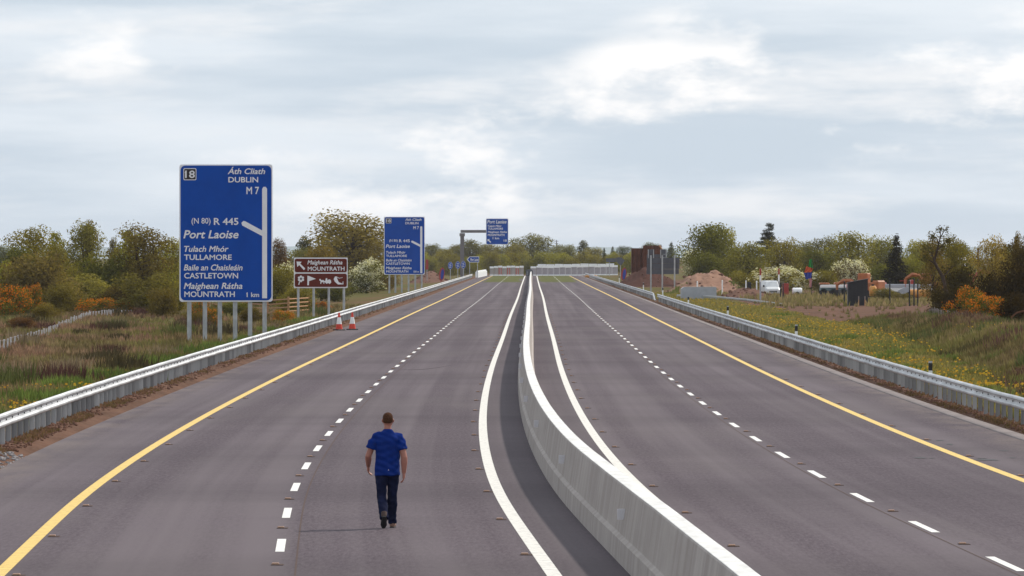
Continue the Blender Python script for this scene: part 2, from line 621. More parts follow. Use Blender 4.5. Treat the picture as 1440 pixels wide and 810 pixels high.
gf = np.array([(i * nt_ + k, i * nt_ + k + 1, (i + 1) * nt_ + k + 1, (i + 1) * nt_ + k) for i in range(len(gy) - 1) for k in range(nt_ - 1)])
o = ob('ground', mesh_np('ground', gv, gf, {'soil': gs}, True), M['ground'])
tag(o, 'rough grass and bare soil ground on both sides of the motorway', 'ground', kind='structure')

# carriageway
RW = 10.95
END = 1470.
ys = rows(20, END)
v, f, a = strip(-RW, RW, ys, 0.0, cols=8)
road = ob('road', mesh_np('road', v, f, {'road': a}), M['asphalt'])
tag(road, 'grey asphalt of the empty dual carriageway', 'road', kind='structure')
# thickness edge so that the surfacing stands on the formation
for s_ in (-1, 1):
    v = []
    for y in ys:
        v += [(cx(y) + s_ * RW, y, 0), (cx(y) + s_ * (RW + .02), y, -.1)]
    f = np.array([(2 * i, 2 * i + 2, 2 * i + 3, 2 * i + 1) for i in range(len(ys) - 1)])
    ob('surfacing_edge', mesh_np('surfacing_edge', v, f), M['channel'], road)

def line(name, t, wd, mat, y0=20, y1=END):
    v, f, a = strip(t - wd / 2, t + wd / 2, rows(y0, y1), .004)
    return ob(name, mesh_np(name, v, f), M[mat], road)
line('edge_line', -1.3, .2, 'white_ribbed_paint')
line('edge_line', 1.3, .2, 'white_ribbed_paint')
line('yellow_line', -8.6, .2, 'yellow_paint')
line('yellow_line', 8.6, .2, 'yellow_paint')
for t0, first, per in ((-4.95, 95.05, 12.05), (4.95, 89.3, 12.3)):
    y = first - 4 * per
    while y < END - 10:
        v, f, a = strip(t0 - .065, t0 + .065, [y - 2.1, y, y + 2.1], .004)
        ob('lane_dash', mesh_np('lane_dash', v, f), M['white_paint'], road)
        y += per
# paver joint beside the lane line
for t0 in (-4.7, 4.8):
    v, f, a = strip(t0 - .012, t0 + .012, rows(20, 700), .003)
    ob('paving_joint', mesh_np('paving_joint', v, f), M['stud_casting'], road)

# reflecting studs
sm = MB().bbox(-.05, .05, -.05, .05, .0, .02, .008)
stud_m = mesh_np('road_stud', sm.v, sm.f); stud_m.materials.append(M['amber_stud'])
cm = MB().bbox(-.06, .11, -.16, .16, 0, .006, .004)
cast_m = mesh_np('stud_casting', cm.v, cm.f); cast_m.materials.append(M['stud_casting'])
def studs(t, first, per, n):
    for k in range(n):
        y = first + k * per
        tt = t + rnd.uniform(-.03, .03)
        s_ = ob('road_stud', stud_m, None, road, (cx(y) + tt, y, .011))
        ob('stud_casting', cast_m, None, s_, (0, 0, -.008))
studs(-1.52, 67.3, 12.35, 34)
studs(1.55, 70.0, 12.35, 34)
studs(-8.36, 74.0, 12.0, 30)
studs(8.8, 76.0, 12.3, 30)
studs(-4.97, 89.0, 12.05, 34)
studs(4.97, 95.4, 12.3, 34)

# drainage channel edging along the right-hand hard shoulder
chv = []
ysr = rows(30, END)
prof = [(RW, -.1), (RW + .012, .012), (RW + .05, .03), (RW + .32, .045), (RW + .34, -.1)]
for y in ysr:
    wob = .025 * mnoise.noise((y * .03, 5, 5))
    for t, z in prof:
        chv.append((cx(y) + t + (wob if t > RW + .1 else 0), y, z))
k = len(prof)
chf = np.array([(i * k + j, i * k + j + 1, (i + 1) * k + j + 1, (i + 1) * k + j) for i in range(len(ysr) - 1) for j in range(k - 1)])
ob('edge_channel', mesh_np('edge_channel', chv, chf), M['channel'], road)
# dark tar spills on the right hard shoulder
def blob(x, y, rx, ry, z, seed, n=16):
    r = random.Random(seed)
    return [(x + rx * math.cos(a) * r.uniform(.55, 1.1), y + ry * math.sin(a) * r.uniform(.55, 1.1), z) for a in [2 * math.pi * i / n for i in range(n)]]
for i, (px, py, rx, ry) in enumerate([(1294, 644, .14, .5), (1322, 619.5, .12, .4), (1336, 625, .08, .6), (1388, 647, .28, .5), (1413, 634, .12, .3), (1380, 645, .12, .25), (1424, 644, .1, .25), (1310, 644.5, .06, .3)]):
    d = F * CH / (py - HY)
    b = blob(X_(px, d), d, rx, ry, .006, i)
    ob('tar_spill', mesh_np('tar_spill', b, [tuple(range(len(b)))]), M['rubber'], road)
# faint tyre scuffs
for i, (px0, py0, px1, py1, wd) in enumerate(((842, 456, 992, 478, .16), (905, 470, 975, 482, .12), (560, 520, 640, 512, .2))):
    pts = []
    for k in range(13):
        u = k / 12
        py = py0 + (py1 - py0) * u + 3 * math.sin(u * 3)
        d = F * CH / (py - HY)
        pts.append((X_(px0 + (px1 - px0) * u, d), d))
    v, f = [], []
    for k, (x, y) in enumerate(pts):
        ww = wd * math.sin(math.pi * min(max(u, .06), 1)) if False else wd * (.25 + math.sin(math.pi * k / 12))
        v += [(x, y - ww * 2.2, .002), (x, y + ww * 2.2, .002)]
        if k:
            f.append((2 * k - 2, 2 * k, 2 * k + 1, 2 * k - 1))
    ob('tyre_scuff', mesh_np('tyre_scuff', v, f), M['scuff'], road)
# green film painting the mirage reflection of vegetation on the far carriageway
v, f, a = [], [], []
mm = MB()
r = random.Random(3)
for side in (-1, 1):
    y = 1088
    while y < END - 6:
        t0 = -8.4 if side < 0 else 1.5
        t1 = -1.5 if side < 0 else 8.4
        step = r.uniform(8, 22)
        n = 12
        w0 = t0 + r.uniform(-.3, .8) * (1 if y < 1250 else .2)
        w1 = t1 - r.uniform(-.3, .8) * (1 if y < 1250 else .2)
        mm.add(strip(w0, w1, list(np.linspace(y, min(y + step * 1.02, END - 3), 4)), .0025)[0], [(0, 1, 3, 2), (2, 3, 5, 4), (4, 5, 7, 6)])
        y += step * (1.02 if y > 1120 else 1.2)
ms_ = mm.build('mirage_film', M['mirage_film'])
tag(ms_, 'green mirage reflection painted as a film on the far carriageway', 'mirage_film', kind='stuff')

# gravel where the left edge of the surfacing begins
gvb = MB()
r = random.Random(5)
for i in range(420):
    y = r.uniform(120, 139); x = cx(y) - r.uniform(10.98, 11.7)
    q = r.uniform(.02, .06)
    gvb.tube([(x, y, hz(x, y) - q * .4), (x, y, hz(x, y) + q * .3), (x, y, hz(x, y) + q * .8)], [q, q * 1.15, q * .5], 5)
o = gvb.build('gravel', M['gravel'])
tag(o, 'patch of grey gravel at the left edge of the asphalt', 'gravel', kind='stuff')

# ------------------------------------------------------------------ median barrier
BP = [(-.30, -.04), (-.295, .05), (-.275, .30), (-.215, .345), (-.125, .955), (-.112, .97),
      (.112, .97), (.125, .955), (.215, .345), (.275, .30), (.295, .05), (.30, -.04)]
bar = thing('median_barrier', 'long grey concrete step barrier curving along the middle of the motorway', 'barrier', (0, 0, 0))
def extrude(ys, prof, off=0.0, side=1, zfun=None):
    k = len(prof)
    v = []
    for y in ys:
        dz = zfun(y) if zfun else 0
        for t, z in prof:
            v.append((cx(y) + off + side * t, y, z + dz))
    f = []
    for i in range(len(ys) - 1):
        for j in range(k - 1):
            q = (i * k + j, i * k + j + 1, (i + 1) * k + j + 1, (i + 1) * k + j)
            f.append(q if side > 0 else q[::-1])
    f.append(tuple(range(k)) if side < 0 else tuple(range(k - 1, -1, -1)))
    e = (len(ys) - 1) * k
    f.append(tuple(range(e, e + k)))
    return v, f
def lumps(y):
    return .006 * mnoise.noise((y * .15, 1, 1)) + .004 * mnoise.noise((y * .7, 3, 1))
v, f = extrude(rows(20, 1455, 2.0, 10), BP, zfun=lumps)
ob('body', mesh_np('body', v, f), M['concrete'], bar)
v, f = extrude(rows(20, 1455, 2.0, 10), [(-.113, .971), (-.108, .976), (.108, .976), (.113, .971)], zfun=lumps)
ob('lit_top_strip', mesh_np('lit_top_strip', v, f), M['concrete_lit_top'], bar)  # added strip: pale clean top plus sunlit brightness put into its colour
rf = MB().bbox(-.09, .02, -.006, .006, 0, .15, .003)
rfm = mesh_np('reflector', rf.v, rf.f); rfm.materials.append(M['reflector'])
for k_ in range(30):
    y = 66 + 24.6 * k_
    o = ob('reflector', rfm, None, bar, (cx(y) - .185, y, .55))
# ------------------------------------------------------------------ guard rails
WB = [(0, .72), (.035, .725), (.075, .695), (.082, .655), (.03, .615), (.022, .57), (.03, .53), (.082, .49), (.075, .45), (.035, .415), (0, .42),
      (.02, .435), (.055, .46), (.062, .485), (.012, .53), (.004, .57), (.012, .61), (.062, .655), (.058, .685), (.03, .705)]
WB = [(t, z) for t, z in WB]
pm = MB()
pm.box(-.12, .0, -.004, .004, -.5, .66)
pm.box(-.12, -.112, -.055, .004, -.5, .66)
pm.box(-.006, .0, .0, .055, -.5, .66)
pm.box(.0, .022, -.05, .05, .50, .64)
post_m = mesh_np('post', pm.v, pm.f); post_m.materials.append(M['rail_post'])
bm_ = MB().tube([(.018, 0, 0), (.045, 0, 0)], .022, 6, ref=(0, 1, 0))
bolt_m = mesh_np('bolt', bm_.v, bm_.f); bolt_m.materials.append(M['bolt_steel'])
def guardrail(side, y0, y1, label, near_end=None, far_end=None, sp=2.0, nparts=290, off=11.9):
    """corrugated beam on steel posts; near_end / far_end: length over which the beam ramps into the ground"""
    g_ = thing('guardrail', label, 'guardrail')
    def zf(y):
        z = hz(cx(y) + side * off, y) * .6 + .012 * mnoise.noise((y * .2, side, 2))
        if near_end:
            z -= .62 * (1 - smooth(y0, y0 + near_end, y))
        if far_end:
            z -= .62 * smooth(y1 - far_end, y1, y)
        return z
    ysb = rows(y0, y1, 2.0, 8.0)
    if near_end:
        ysb = sorted(set(ysb + list(np.linspace(y0, y0 + near_end, 14))))
    v, f = extrude(ysb, [(-t, z) for t, z in WB], side * off, side, zf)
    ob('beam', mesh_np('beam', v, f), M['galvanised'], g_)
    y = y0 + 1
    n = 0
    rest = MB()
    while y < y1 - 1:
        x = cx(y) + side * off
        dz = zf(y)
        if n < nparts:
            o = ob('post', post_m, None, g_, (x + side * .0, y, dz + rnd.uniform(-.012, .012)))
            o.rotation_euler = (rnd.uniform(-.012, .012), rnd.uniform(-.012, .012), math.pi if side > 0 else 0)
            if n < 150:
                ob('bolt', bolt_m, None, o, (0, 0, .572))
        else:
            rest.box(x - .03, x + .03, y - .05, y + .05, -.4, .6 + dz)
        n += 1
        y += sp
    if rest.v:
        o = rest.build('post_row', M['post_steel'], g_)
        o['kind'] = 'stuff'
    return g_
guardrail(-1, 96, 1330, 'long galvanised guardrail along the left hard shoulder, in front of the signs')
guardrail(1, 110, 612, 'galvanised guardrail nearest the camera on the right hard shoulder')
guardrail(1, 622, 1440, 'farther guardrail on the right, its near end bent down to the ground', near_end=14)

# ================================================================== FOLIAGE
def frac(v_):
    return v_ - np.floor(v_)

def lump3(p, f, ph):
    """cheap smooth 3-d noise of numpy points, about -1..1"""
    x, y, z = p[:, 0] * f, p[:, 1] * f, p[:, 2] * f
    return (np.sin(1.7 * x + 1.3 * y + ph) * np.cos(1.1 * y - 1.9 * z + 2 * ph) + np.sin(2.3 * z + .7 * x - ph) * np.cos(1.5 * x + 2.1 * y + 3 * ph)) * .6

def leaves(lobes, n, size, seed, gap=.0, shell=.35, bloom=None, bcol=(.7, .68, .6), droop=0., aspect=.6):
    """lobes: (x,y,z,rx,ry,rz). returns verts, faces, tone, bloom flags: n leaf faces spread through the lobes"""
    r = np.random.default_rng(seed)
    lb = np.array(lobes, dtype=float)
    wgt = (lb[:, 3] * lb[:, 4] * lb[:, 5]) ** .66
    idx = r.choice(len(lb), n, p=wgt / wgt.sum())
    d = r.normal(size=(n, 3)); d /= np.linalg.norm(d, axis=1)[:, None]
    rad = 1 - shell * r.random(n) ** 1.6 * 1.6
    rad *= 1 + .16 * lump3(d + idx[:, None] * 1.7, 3.1, seed) + .07 * r.normal(size=n)
    p = lb[idx, :3] + d * lb[idx, 3:6] * rad[:, None]
    if gap > 0:
        keep = lump3(p, 1.5 / max(size * 4, .4), seed * 1.3) > -1 + gap * 1.2
        p, d, idx = p[keep], d[keep], idx[keep]
    # drop faces far below the ground of the tree
    keep = p[:, 2] > .05
    p, d, idx = p[keep], d[keep], idx[keep]
    n = len(p)
    nrm = d + r.normal(size=(n, 3)) * .75
    nrm[:, 2] += .25
    nrm /= np.linalg.norm(nrm, axis=1)[:, None]
    a = r.normal(size=(n, 3)); a[:, 2] -= droop
    u = a - nrm * (a * nrm).sum(1)[:, None]
    u /= np.linalg.norm(u, axis=1)[:, None]
    q = np.cross(nrm, u)
    sz = size * (.55 + .9 * r.random(n))[:, None]
    v = np.stack([p - u * sz, p + q * sz * aspect - u * sz * .1, p + u * sz, p - q * sz * aspect - u * sz * .1], 1).reshape(-1, 3)
    f = np.arange(4 * n).reshape(-1, 4)
    tone = np.clip(.5 + .22 * r.normal(size=n) + .25 * lump3(p, .9, seed + 2), 0, 1)
    bl = np.zeros(n)
    if bloom:
        up = d[:, 2] * .6 + .5 + .45 * lump3(p, 1.1, seed + 5)
        bl = (r.random(n) < bloom * np.clip(up, 0, 1.2)).astype(float)
    bc = np.tile(np.array([*bcol, 1.]), (n, 1)); bc[:, :3] *= (.75 + .4 * r.random(n))[:, None]
    return v, f, np.repeat(tone, 4), np.repeat(bl, 4), np.repeat(bc, 4, 0)

def crown_mesh(name, lobes, n, size, seed, **kw):
    v, f, t, b, bc = leaves(lobes, n, size, seed, **kw)
    m = mesh_np(name, v, f, {'tone': t, 'bloom': b, 'bcol': bc})
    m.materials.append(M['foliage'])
    return m

def limb_mesh(name, h, r0, tips, seed, bend=.0, fork=.3):
    r = random.Random(seed)
    mb = MB()
    pts = []
    k = 6
    for i in range(k + 1):
        t = i / k
        pts.append((bend * math.sin(t * 3.0) * h + r.uniform(-.02, .02) * h * t, r.uniform(-.02, .02) * h * t, -.25 + t * (h + .25)))
    mb.tube(pts, [r0 * (1.25 if i == 0 else 1 - .75 * i / k) for i in range(k + 1)], 7)
    for (tx, ty, tz) in tips:
        j = min(k - 1, max(1, int(r.uniform(fork, .8) * k)))
        a = Vector(pts[j]); b = Vector((tx, ty, tz))
        md = a.lerp(b, .5) + Vector((r.uniform(-.1, .1), r.uniform(-.1, .1), .08)) * (b - a).length
        rr = r0 * (1 - .75 * j / k) * .6
        mb.tube([a, md, b], [rr, rr * .65, rr * .2], 5)
    m = mesh_np(name, mb.v, mb.f)
    m.materials.append(M['bark'])
    return m

def rand_lobes(seed, n, rx, z0, z1, lr, ry=None, taper=.3):
    r = random.Random(seed)
    out_ = []
    for i in range(n):
        t = (i + .5) / n
        z = z0 + (z1 - z0) * t
        sp = math.sqrt(max(0.05, 1 - (2 * t - 1) ** 2 * .75)) * (1 - taper * max(0, t - .5))
        a = i * 2.399 + r.uniform(-.5, .5)
        k = r.uniform(.25, 1.0) * sp
        q = lr * r.uniform(.75, 1.25)
        out_.append((math.cos(a) * (rx - lr * .6) * k, math.sin(a) * ((ry or rx) - lr * .6) * k, z, q * 1.12, q * 1.05, q * .85))
    return out_

PROTO = {}     # kind -> list of (crown mesh, trunk mesh, nominal height, nominal width)
def proto(kind, seed, h, wd, n_l, lr, leafn, size, z0f, trunk=True, **kw):
    lob = rand_lobes(seed, n_l, wd / 2, h * z0f, h - lr * .85, lr)
    cm_ = crown_mesh('crown', lob, leafn, size, seed, **kw)
    co = np.empty(len(cm_.vertices) * 3, dtype=np.float32); cm_.vertices.foreach_get('co', co); co = co.reshape(-1, 3)
    top = float(np.percentile(co[:, 2], 99.7)); ww = float(np.percentile(co[:, 0], 99) - np.percentile(co[:, 0], 1))
    tips = [(l[0], l[1], l[2]) for l in lob]
    tm = limb_mesh('trunk', h * .8, .022 * h if trunk else .012 * h, tips, seed, bend=kw.get('droop', 0) * .02)
    PROTO.setdefault(kind, []).append((cm_, tm, top, ww))
for s_ in (1, 2, 3):
    proto('round', 10 + s_, 9, 8, 19, 1.55, 10500, .125, .20, gap=.42)
for s_ in (1, 2, 3):
    proto('airy', 20 + s_, 9, 7, 24, 1.15, 9000, .11, .24, gap=.55)
for s_ in (1, 2, 3):
    proto('bush', 30 + s_, 4, 6, 18, .95, 8500, .085, .14, False, gap=.32)
for s_ in (1, 2):
    proto('upright', 40 + s_, 10, 4.2, 16, 1.0, 4200, .15, .15, gap=.45)
for s_ in (1, 2):
    proto('hawthorn', 50 + s_, 4.5, 5, 15, .95, 5200, .11, .15, bloom=.95, bcol=(.66, .63, .50), gap=.3)
for s_ in (1, 2):
    proto('gorse', 60 + s_, 2.2, 3.6, 20, .45, 5200, .055, .14, False, bloom=.62, bcol=(.58, .17, .016), gap=.4)
# layered pine
r = random.Random(4)
lob = []
for i in range(8):
    z = 4.2 + i * .85
    wd = 2.3 * (1 - .09 * i) * r.uniform(.75, 1.1)
    for k in range(4 if i < 6 else 2):
        a = k * 1.57 + i * .8
        lob.append((math.cos(a) * wd * .55, math.sin(a) * wd * .55, z + r.uniform(-.2, .2), wd * .55, wd * .5, .42))
PROTO['pine'] = [(crown_mesh('crown', lob, 6500, .16, 71, gap=.25, aspect=.3), limb_mesh('trunk', 10, .22, [l[:3] for l in lob], 71, fork=.5), 10.6, 5.2)]
# spire
lob = [(r.uniform(-.2, .2), r.uniform(-.2, .2), .8 + i * .75, 2.0 * (1 - i / 12.5), 2.0 * (1 - i / 12.5), .6) for i in range(12)]
PROTO['spire'] = [(crown_mesh('crown', lob, 6500, .16, 72, gap=.15, aspect=.3), limb_mesh('trunk', 8.5, .2, [], 72), 9.6, 4.4)]

def plant(name, kind, px, ytop, wpx, d, col, label, cat='tree', group=None, var=None, base_dz=0.0):
    """px, ytop, wpx: where the plant stands in the photograph and how big it looks there; d: how far off it grows"""
    x = X_(px, d)
    z0 = hz(x, d) - .05 + base_dz
    h = Z_(ytop, d) - z0
    wd = wpx * d / F
    var = var if var is not None else rnd.randrange(len(PROTO[kind]))
    cm_, tm, hh, ww = PROTO[kind][var % len(PROTO[kind])]
    t = thing(name, label, cat, (x, d, z0), rnd.uniform(0, 6.28), group)
    sx_ = wd / ww
    t.scale = (sx_, sx_, h / hh)
    c_ = ob('crown', cm_, None, t)
    k = rnd.uniform(.9, 1.1)
    k *= 1.5
    c_.color = (col[0] * k * 1.22, col[1] * k * 1.06, col[2] * k * .88, 1)
    ob('stem' if kind in ('bush', 'gorse', 'hawthorn') else 'trunk', tm, None, t)
    return t

OL = (.115, .115, .030)      # olive
LG = (.150, .165, .038)      # light green
DG = (.070, .082, .026)      # dark green
BR = (.105, .088, .036)      # brownish
GY = (.120, .135, .060)      # greyish
DK = (.030, .038, .022)      # near-black conifer
RD = (.075, .050, .034)      # reddish dark
T = 'deciduous_tree'
# ---- left of the motorway
plant(T, 'round', 6, 345, 46, 1000, (.09, .11, .08), 'hazy dark tree on the far left edge, behind the nearer trees')
plant(T, 'airy', 46, 319, 76, 640, OL, 'thin-leaved olive tree with sky showing through, leftmost of the tall trees', var=0)
plant(T, 'upright', 78, 326, 24, 660, LG, 'slender light green tree beside the thin-leaved olive tree')
plant(T, 'round', 80, 344, 44, 600, OL, 'low rounded tree between the two tall trees at left', var=1)
plant(T, 'airy', 120, 311, 66, 610, (.105, .112, .04), 'tall bare-topped tree standing second from the left edge', var=1)
plant(T, 'upright', 124, 310, 22, 618, BR, 'narrow twiggy tree poking above the tall bare-topped tree')
plant(T, 'upright', 159, 334, 16, 900, (.10, .10, .07), 'small twiggy grey tree seen in the gap between taller trees at left')
plant(T, 'airy', 203, 315, 84, 560, (.098, .088, .034), 'large brownish-green tree left of the big blue sign', var=2)
plant(T, 'upright', 182, 324, 40, 580, LG, 'pale green tree against the left side of the large brownish-green tree')
plant(T, 'round', 243, 336, 56, 640, LG, 'light green tree half hidden by the left edge of the big blue sign')
plant(T, 'round', 26, 346, 50, 620, DG, 'mid-green tree below the thin-leaved olive tree at far left', var=2)
plant(T, 'bush', 147, 358, 74, 560, DG, 'dark hollow thicket below the gap in the left trees', var=0)
plant('shrub', 'bush', 48, 356, 98, 500, (.098, .088, .045), 'large rounded greyish-brown bush above the left orange gorse', 'shrub', var=1)
plant('shrub', 'bush', 8, 368, 44, 540, LG, 'yellow-green shrub on the left edge of the picture', 'shrub')
plant('shrub', 'bush', 122, 386, 84, 540, (.125, .128, .045), 'pale green shrub behind the middle gorse', 'shrub', var=2)
plant('shrub', 'bush', 95, 372, 50, 560, OL, 'olive shrub right of the large greyish-brown bush', 'shrub', var=0)
plant('shrub', 'bush', 205, 383, 92, 470, (.088, .088, .034), 'dense dark bush left of the big blue sign legs', 'shrub', var=0)
plant('shrub', 'bush', 246, 394, 40, 500, OL, 'small olive shrub partly behind the left edge of the big blue sign', 'shrub')
plant('gorse_bush', 'gorse', 12, 401, 62, 475, DG, 'orange-flowered gorse at the left edge of the picture', 'gorse', var=0)
plant('gorse_bush', 'gorse', 48, 399, 30, 485, DG, 'darker orange gorse below the greyish-brown bush', 'gorse', var=1)
plant('gorse_bush', 'gorse', 138, 419, 60, 475, DG, 'bright orange gorse behind the bend of the paling fence', 'gorse', var=1)
plant('gorse_bush', 'gorse', 170, 424, 34, 470, DG, 'small orange gorse at the end of the paling fence', 'gorse', var=0)
plant('gorse_bush', 'gorse', 282, 420, 30, 440, DG, 'gorse bush behind the left legs of the big blue sign', 'gorse', var=0)
plant('gorse_bush', 'gorse', 298, 434, 26, 420, DG, 'low gorse between the legs of the big blue sign', 'gorse', var=1)
plant('gorse_bush', 'gorse', 398, 436, 34, 420, OL, 'gorse under the timber fence right of the big blue sign', 'gorse', var=1)
plant('gorse_bush', 'gorse', 452, 424, 26, 520, RD, 'dull red-brown gorse between the legs of the brown sign', 'gorse', var=0)
plant('shrub', 'bush', 330, 424, 60, 470, DG, 'dark shrub behind the legs of the big blue sign', 'shrub', var=1)
plant(T, 'round', 392, 336, 30, 720, RD, 'dark reddish tree just right of the big blue sign')
plant('shrub', 'bush', 394, 374, 46, 560, OL, 'green shrub between the big blue sign and the brown sign', 'shrub')
plant('hawthorn', 'hawthorn', 402, 371, 38, 590, OL, 'hawthorn with some white blossom left of the brown sign', 'hawthorn', var=0)
plant(T, 'upright', 428, 332, 24, 850, (.05, .06, .04), 'dark pointed tree left of the big round tree')
plant(T, 'round', 428, 350, 60, 760, (.10, .11, .05), 'hazy green tree above the brown sign, left half')
plant(T, 'airy', 497, 297, 122, 830, (.118, .108, .044), 'big wide olive tree rising behind the brown sign', var=2)
plant(T, 'round', 500, 318, 100, 850, (.100, .092, .040), 'dense lower tree inside the big wide olive tree behind the brown sign', var=0)
plant(T, 'round', 452, 345, 60, 650, BR, 'brownish tree left of the big wide olive tree', var=1)
plant('hawthorn', 'hawthorn', 515, 364, 56, 800, DG, 'white blossoming hawthorn right of the brown sign', 'hawthorn', var=1)
plant('shrub', 'bush', 416, 403, 50, 500, (.115, .115, .035), 'round grass-green shrub under the left end of the brown sign', 'shrub')
plant('shrub', 'bush', 470, 395, 70, 640, DG, 'dark shrub behind the legs of the brown sign', 'shrub')
plant('shrub', 'bush', 540, 382, 40, 860, BR, 'brown shrub between the hawthorn and the second blue sign', 'shrub')
for px, yt, wp, d, cl, lb in ((20, 388, 60, 500, (.07, .062, .03), 'low brown-green shrub behind the leftmost gorse'), (85, 398, 60, 480, (.10, .095, .034), 'low olive shrub between the two left gorse bushes'),
                             (165, 400, 56, 490, (.06, .05, .022), 'dark low shrub just left of the dense dark bush'), (228, 405, 50, 455, (.085, .075, .03), 'low scrubby shrub left of the first sign leg'),
                             (62, 426, 44, 425, (.10, .09, .034), 'small ragged shrub below the left gorse in the field'), (275, 438, 36, 400, (.075, .065, .028), 'small dark shrub between the first two sign legs'),
                             (352, 432, 44, 430, (.065, .058, .024), 'dark low shrub behind the right legs of the big sign'), (368, 412, 44, 560, (.08, .075, .03), 'olive shrub behind the timber fence'),
                             (30, 446, 40, 385, (.09, .055, .04), 'reddish scrub by the wire fence at the left edge')):
    plant('shrub', 'bush', px, yt, wp, d, cl, lb, 'shrub')
# ---- far end, beyond the barricade
ORD = ['first', 'second', 'third', 'fourth', 'fifth', 'sixth', 'seventh', 'eighth', 'ninth', 'tenth', 'eleventh', 'twelfth', 'thirteenth', 'fourteenth', 'fifteenth', 'sixteenth', 'seventeenth', 'eighteenth', 'nineteenth', 'twentieth', 'twenty-first', 'twenty-second']
far = [(585, 352, 40, 'round', OL, 'distant tree showing left of the second blue sign edge'), (608, 343, 34, 'round', (.08, .09, .04), 'distant dark tree right of the second blue sign'),
       (628, 350, 36, 'round', OL, 'distant olive tree left of the gantry post'), (641, 344, 30, 'airy', OL, 'distant tree just left of the gantry post'),
       (662, 337, 42, 'round', (.09, .095, .04), 'distant dark tree right of the gantry post'), (684, 343, 40, 'round', OL, 'distant tree below the hanging gantry sign'),
       (706, 347, 40, 'round', (.09, .095, .04), 'distant low tree below the right edge of the gantry sign'), (727, 343, 34, 'round', OL, 'small tree on the left flank of the highest far tree'),
       (750, 330, 64, 'round', (.095, .105, .04), 'highest round tree at the far end of the road'), (786, 344, 30, 'round', GY, 'distant tree right of the highest round far tree'),
       (801, 344, 26, 'round', GY, 'thin distant tree left of the far spire'), (820, 338, 16, 'upright', (.06, .07, .04), 'thin distant spire tree above the far barrier'),
       (836, 348, 34, 'round', OL, 'distant tree right of the far spire tree'), (850, 348, 20, 'spire', (.05, .065, .04), 'dark distant conifer left of the rusty piles'),
       (862, 346, 20, 'spire', (.055, .07, .04), 'second dark distant conifer left of the rusty piles'), (878, 346, 30, 'airy', (.05, .065, .04), 'distant tree touching the rusty piles'),
       (915, 341, 34, 'airy', (.07, .085, .05), 'distant tree above the right end of the rusty piles'), (944, 340, 30, 'spire', (.06, .075, .045), 'hazy conifer right of the rusty piles')]
for px, yt, wp, kd, cl, lb in far:
    plant(T if kd != 'spire' else 'conifer', kd, px, yt, wp, rnd.uniform(1620, 1780), cl, lb, group='trees at the far end of the road')
r = random.Random(21)
for i in range(22):
    px = 592 + i * 14.2
    plant('shrub', 'bush', px, 357 + r.uniform(-4, 6), r.uniform(22, 34), r.uniform(1530, 1590), r.choice([OL, LG, (.13, .14, .04)]),
          '%s shrub from the left in the light green hedge behind the far barricade' % ORD[i], 'shrub', 'shrubs of the far hedge')
# ---- right of the motorway
plant(T, 'round', 1001, 315, 78, 850, (.082, .096, .026), 'big dark dome-shaped tree right of the grey sign back', var=1)
plant(T, 'round', 1012, 318, 56, 870, LG, 'yellow-green tree top behind the big dark dome-shaped tree', var=0)
plant('shrub', 'bush', 992, 356, 56, 840, DG, 'dark shrub at the foot of the big dome-shaped tree', 'shrub')
plant('conifer', 'pine', 1080, 313, 50, 1150, (.022, .028, .022), 'dark layered pine standing above the skyline', 'conifer')
plant(T, 'round', 1052, 341, 66, 830, (.115, .125, .035), 'rounded olive tree right of the big dome-shaped tree', var=2)
plant('hawthorn', 'hawthorn', 975, 349, 34, 900, GY, 'pale blossoming tree just right of the grey sign back', 'hawthorn', var=0)
plant(T, 'round', 1104, 336, 62, 900, OL, 'olive tree to the right of the layered pine', var=0)
plant(T, 'round', 1133, 340, 44, 950, (.10, .115, .045), 'hazy tree above the flag', var=1)
plant(T, 'airy', 1160, 333, 46, 930, (.085, .095, .045), 'dark-leaved tree right of the flag', var=0)
plant(T, 'round', 1195, 327, 74, 850, (.135, .145, .04), 'bright green rounded tree above the white hawthorn', var=2)
plant(T, 'round', 1150, 352, 60, 840, DG, 'dark green tree behind the flag pole', var=1)
plant(T, 'round', 1238, 333, 56, 860, (.12, .135, .042), 'green tree left of the dark spire', var=0)
plant('conifer', 'spire', 1260, 328, 60, 672, (.022, .022, .02), 'dark purple-black spire conifer on the right', 'conifer')
plant(T, 'round', 1290, 338, 56, 860, LG, 'light tree right of the dark spire', var=1)
plant('shrub', 'bush', 1278, 358, 74, 680, (.105, .118, .035), 'dome-shaped green bush below the dark spire', 'shrub', var=0)
plant('shrub', 'bush', 1235, 372, 44, 720, DG, 'dark green shrub above the orange digger cab', 'shrub')
plant('hawthorn', 'hawthorn', 1105, 374, 84, 760, OL, 'long creamy hawthorn hedge behind the white van', 'hawthorn', var=1)
plant('shrub', 'bush', 1050, 381, 54, 780, OL, 'olive shrub left of the red-topped poles', 'shrub')
plant('shrub', 'bush', 1160, 380, 50, 760, OL, 'olive shrub right of the flag', 'shrub')
plant('hawthorn', 'hawthorn', 1197, 364, 46, 700, (.08, .07, .05), 'white blossoming hawthorn behind the black shed', 'hawthorn', var=0)
plant(T, 'round', 1345, 342, 66, 920, (.085, .10, .05), 'hazy tree behind the floodlights on the right', var=1)
plant(T, 'airy', 1312, 334, 46, 470, BR, 'thin brown-leaved tree left of the crooked tree', var=1)
plant(T, 'airy', 1345, 332, 46, 480, OL, 'thin olive tree right of the crooked tree', var=2)
plant(T, 'airy', 1396, 333, 54, 440, (.165, .145, .055), 'thin pale-leaved tree on the right above the gorse', var=0)
plant(T, 'round', 1418, 345, 50, 900, GY, 'hazy far tree near the right edge')
plant(T, 'airy', 1436, 334, 60, 410, (.055, .045, .018), 'tall dark thin tree at the right edge of the picture', var=1)
plant(T, 'upright', 1430, 326, 14, 420, BR, 'twiggy sapling top at the right edge')
